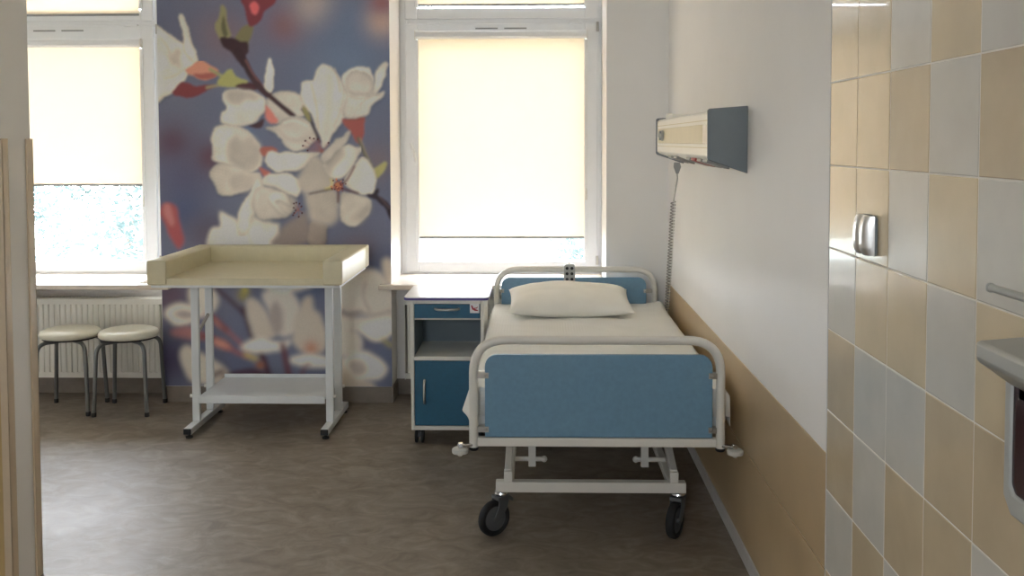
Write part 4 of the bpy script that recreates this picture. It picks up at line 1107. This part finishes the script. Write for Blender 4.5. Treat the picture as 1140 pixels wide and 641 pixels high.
bm = bmesh.new(); lathe(bm, [(0, 0), (.020, 0), (.020, .006), (.010, .010), (0, .010)], seg=20, mtx=Matrix.Translation((0, -.30, 0))@Matrix.Rotation(-PI/2, 4, 'Y')); obj('wall_mount', bm, DISPG, t, smooth=True)

# ---------------------------------------------------------------- outdoors
GRASS = mat('lawn', (118, 122, 112), .9, var=.15, scale=.6)
bm = BX(-30, 30, 6.3, 60, -3.2, -3.0); o = struct(obj('ground', bm, GRASS))
FAC = None
def leaf_mat(name, rgb):
    M = bpy.data.materials.new(name); M.use_nodes = True; t = M.node_tree; t.nodes.clear()
    o = t.nodes.new('ShaderNodeOutputMaterial'); mx = t.nodes.new('ShaderNodeMixShader'); d = t.nodes.new('ShaderNodeBsdfDiffuse'); tr = t.nodes.new('ShaderNodeBsdfTranslucent')
    tc = t.nodes.new('ShaderNodeTexCoord'); nz = t.nodes.new('ShaderNodeTexNoise'); nz.inputs['Scale'].default_value = 1.2
    rp = t.nodes.new('ShaderNodeValToRGB'); a = lin(rgb); rp.color_ramp.elements[0].color = tuple(v*.8 for v in a)+(1,); rp.color_ramp.elements[1].color = tuple(min(1, v*1.2) for v in a)+(1,)
    t.links.new(tc.outputs['Object'], nz.inputs['Vector']); t.links.new(nz.outputs['Fac'], rp.inputs[0])
    for s in (d, tr): t.links.new(rp.outputs[0], s.inputs[0])
    mx.inputs[0].default_value = .4
    t.links.new(d.outputs[0], mx.inputs[1]); t.links.new(tr.outputs[0], mx.inputs[2]); t.links.new(mx.outputs[0], o.inputs[0])
    return M
LEAF = leaf_mat('pale_leaves', (82, 97, 96))
BARK = mat('bark', (130, 122, 112), .9, var=.15)
def tree(x, y, zc, R, seed, label, n=8000):
    rs = random.Random(seed)
    t = thing('tree', label, 'tree', (x, y, -3.0), 0)
    bm = bmesh.new(); hc = zc+3
    trunk = [(0, 0, 0), (.05, .03, hc*.4), (-.04, 0, hc*.8), (.02, .05, hc+R*.4)]
    tube(bm, trunk, [.16, .13, .09, .03], seg=10)
    cl = []
    for k in range(16):
        th = rs.uniform(0, 2*PI); ph = rs.uniform(-.6, 1.2); rr_ = R*rs.uniform(.45, .85)
        c = Vector((rr_*math.cos(th)*math.cos(ph), rr_*math.sin(th)*math.cos(ph), hc+rr_*math.sin(ph)*.9)); cl.append(c)
        tube(bm, [(0, 0, hc*.6+rs.uniform(-.3, .5)), c*.55+Vector((0, 0, hc*.4)), c], [.05, .03, .01], seg=6)
    obj('trunk', bm, BARK, t, smooth=True)
    bm = bmesh.new()
    for i in range(n):
        c = rs.choice(cl); r_ = R*.42*rs.random()**.4
        th = rs.uniform(0, 2*PI); cp = rs.uniform(-1, 1); sp_ = math.sqrt(1-cp*cp)
        p = c+Vector((r_*sp_*math.cos(th), r_*sp_*math.sin(th), r_*cp*.8)); L = rs.uniform(.035, .065)
        a = Vector((rs.uniform(-1, 1), rs.uniform(-1, 1), rs.uniform(-.6, .6))).normalized(); b = a.cross(Vector((rs.uniform(-1, 1), rs.uniform(-1, 1), 1))).normalized()
        v = [bm.verts.new(p-a*L), bm.verts.new(p+b*L*.45), bm.verts.new(p+a*L), bm.verts.new(p-b*L*.45)]
        bm.faces.new(v)
    obj('foliage', bm, LEAF, t)
tree(-4.6, 11.5, 1.0, 1.35, 1, 'pale leafy tree outside the left window, right behind its lower right corner')
tree(-7.6, 13.5, .2, 1.6, 2, 'pale leafy tree outside the left window, further back beside the partition', 3800)
tree(1.2, 17.0, -.1, 1.5, 3, 'pale leafy tree outside the window behind the bed', 4000)
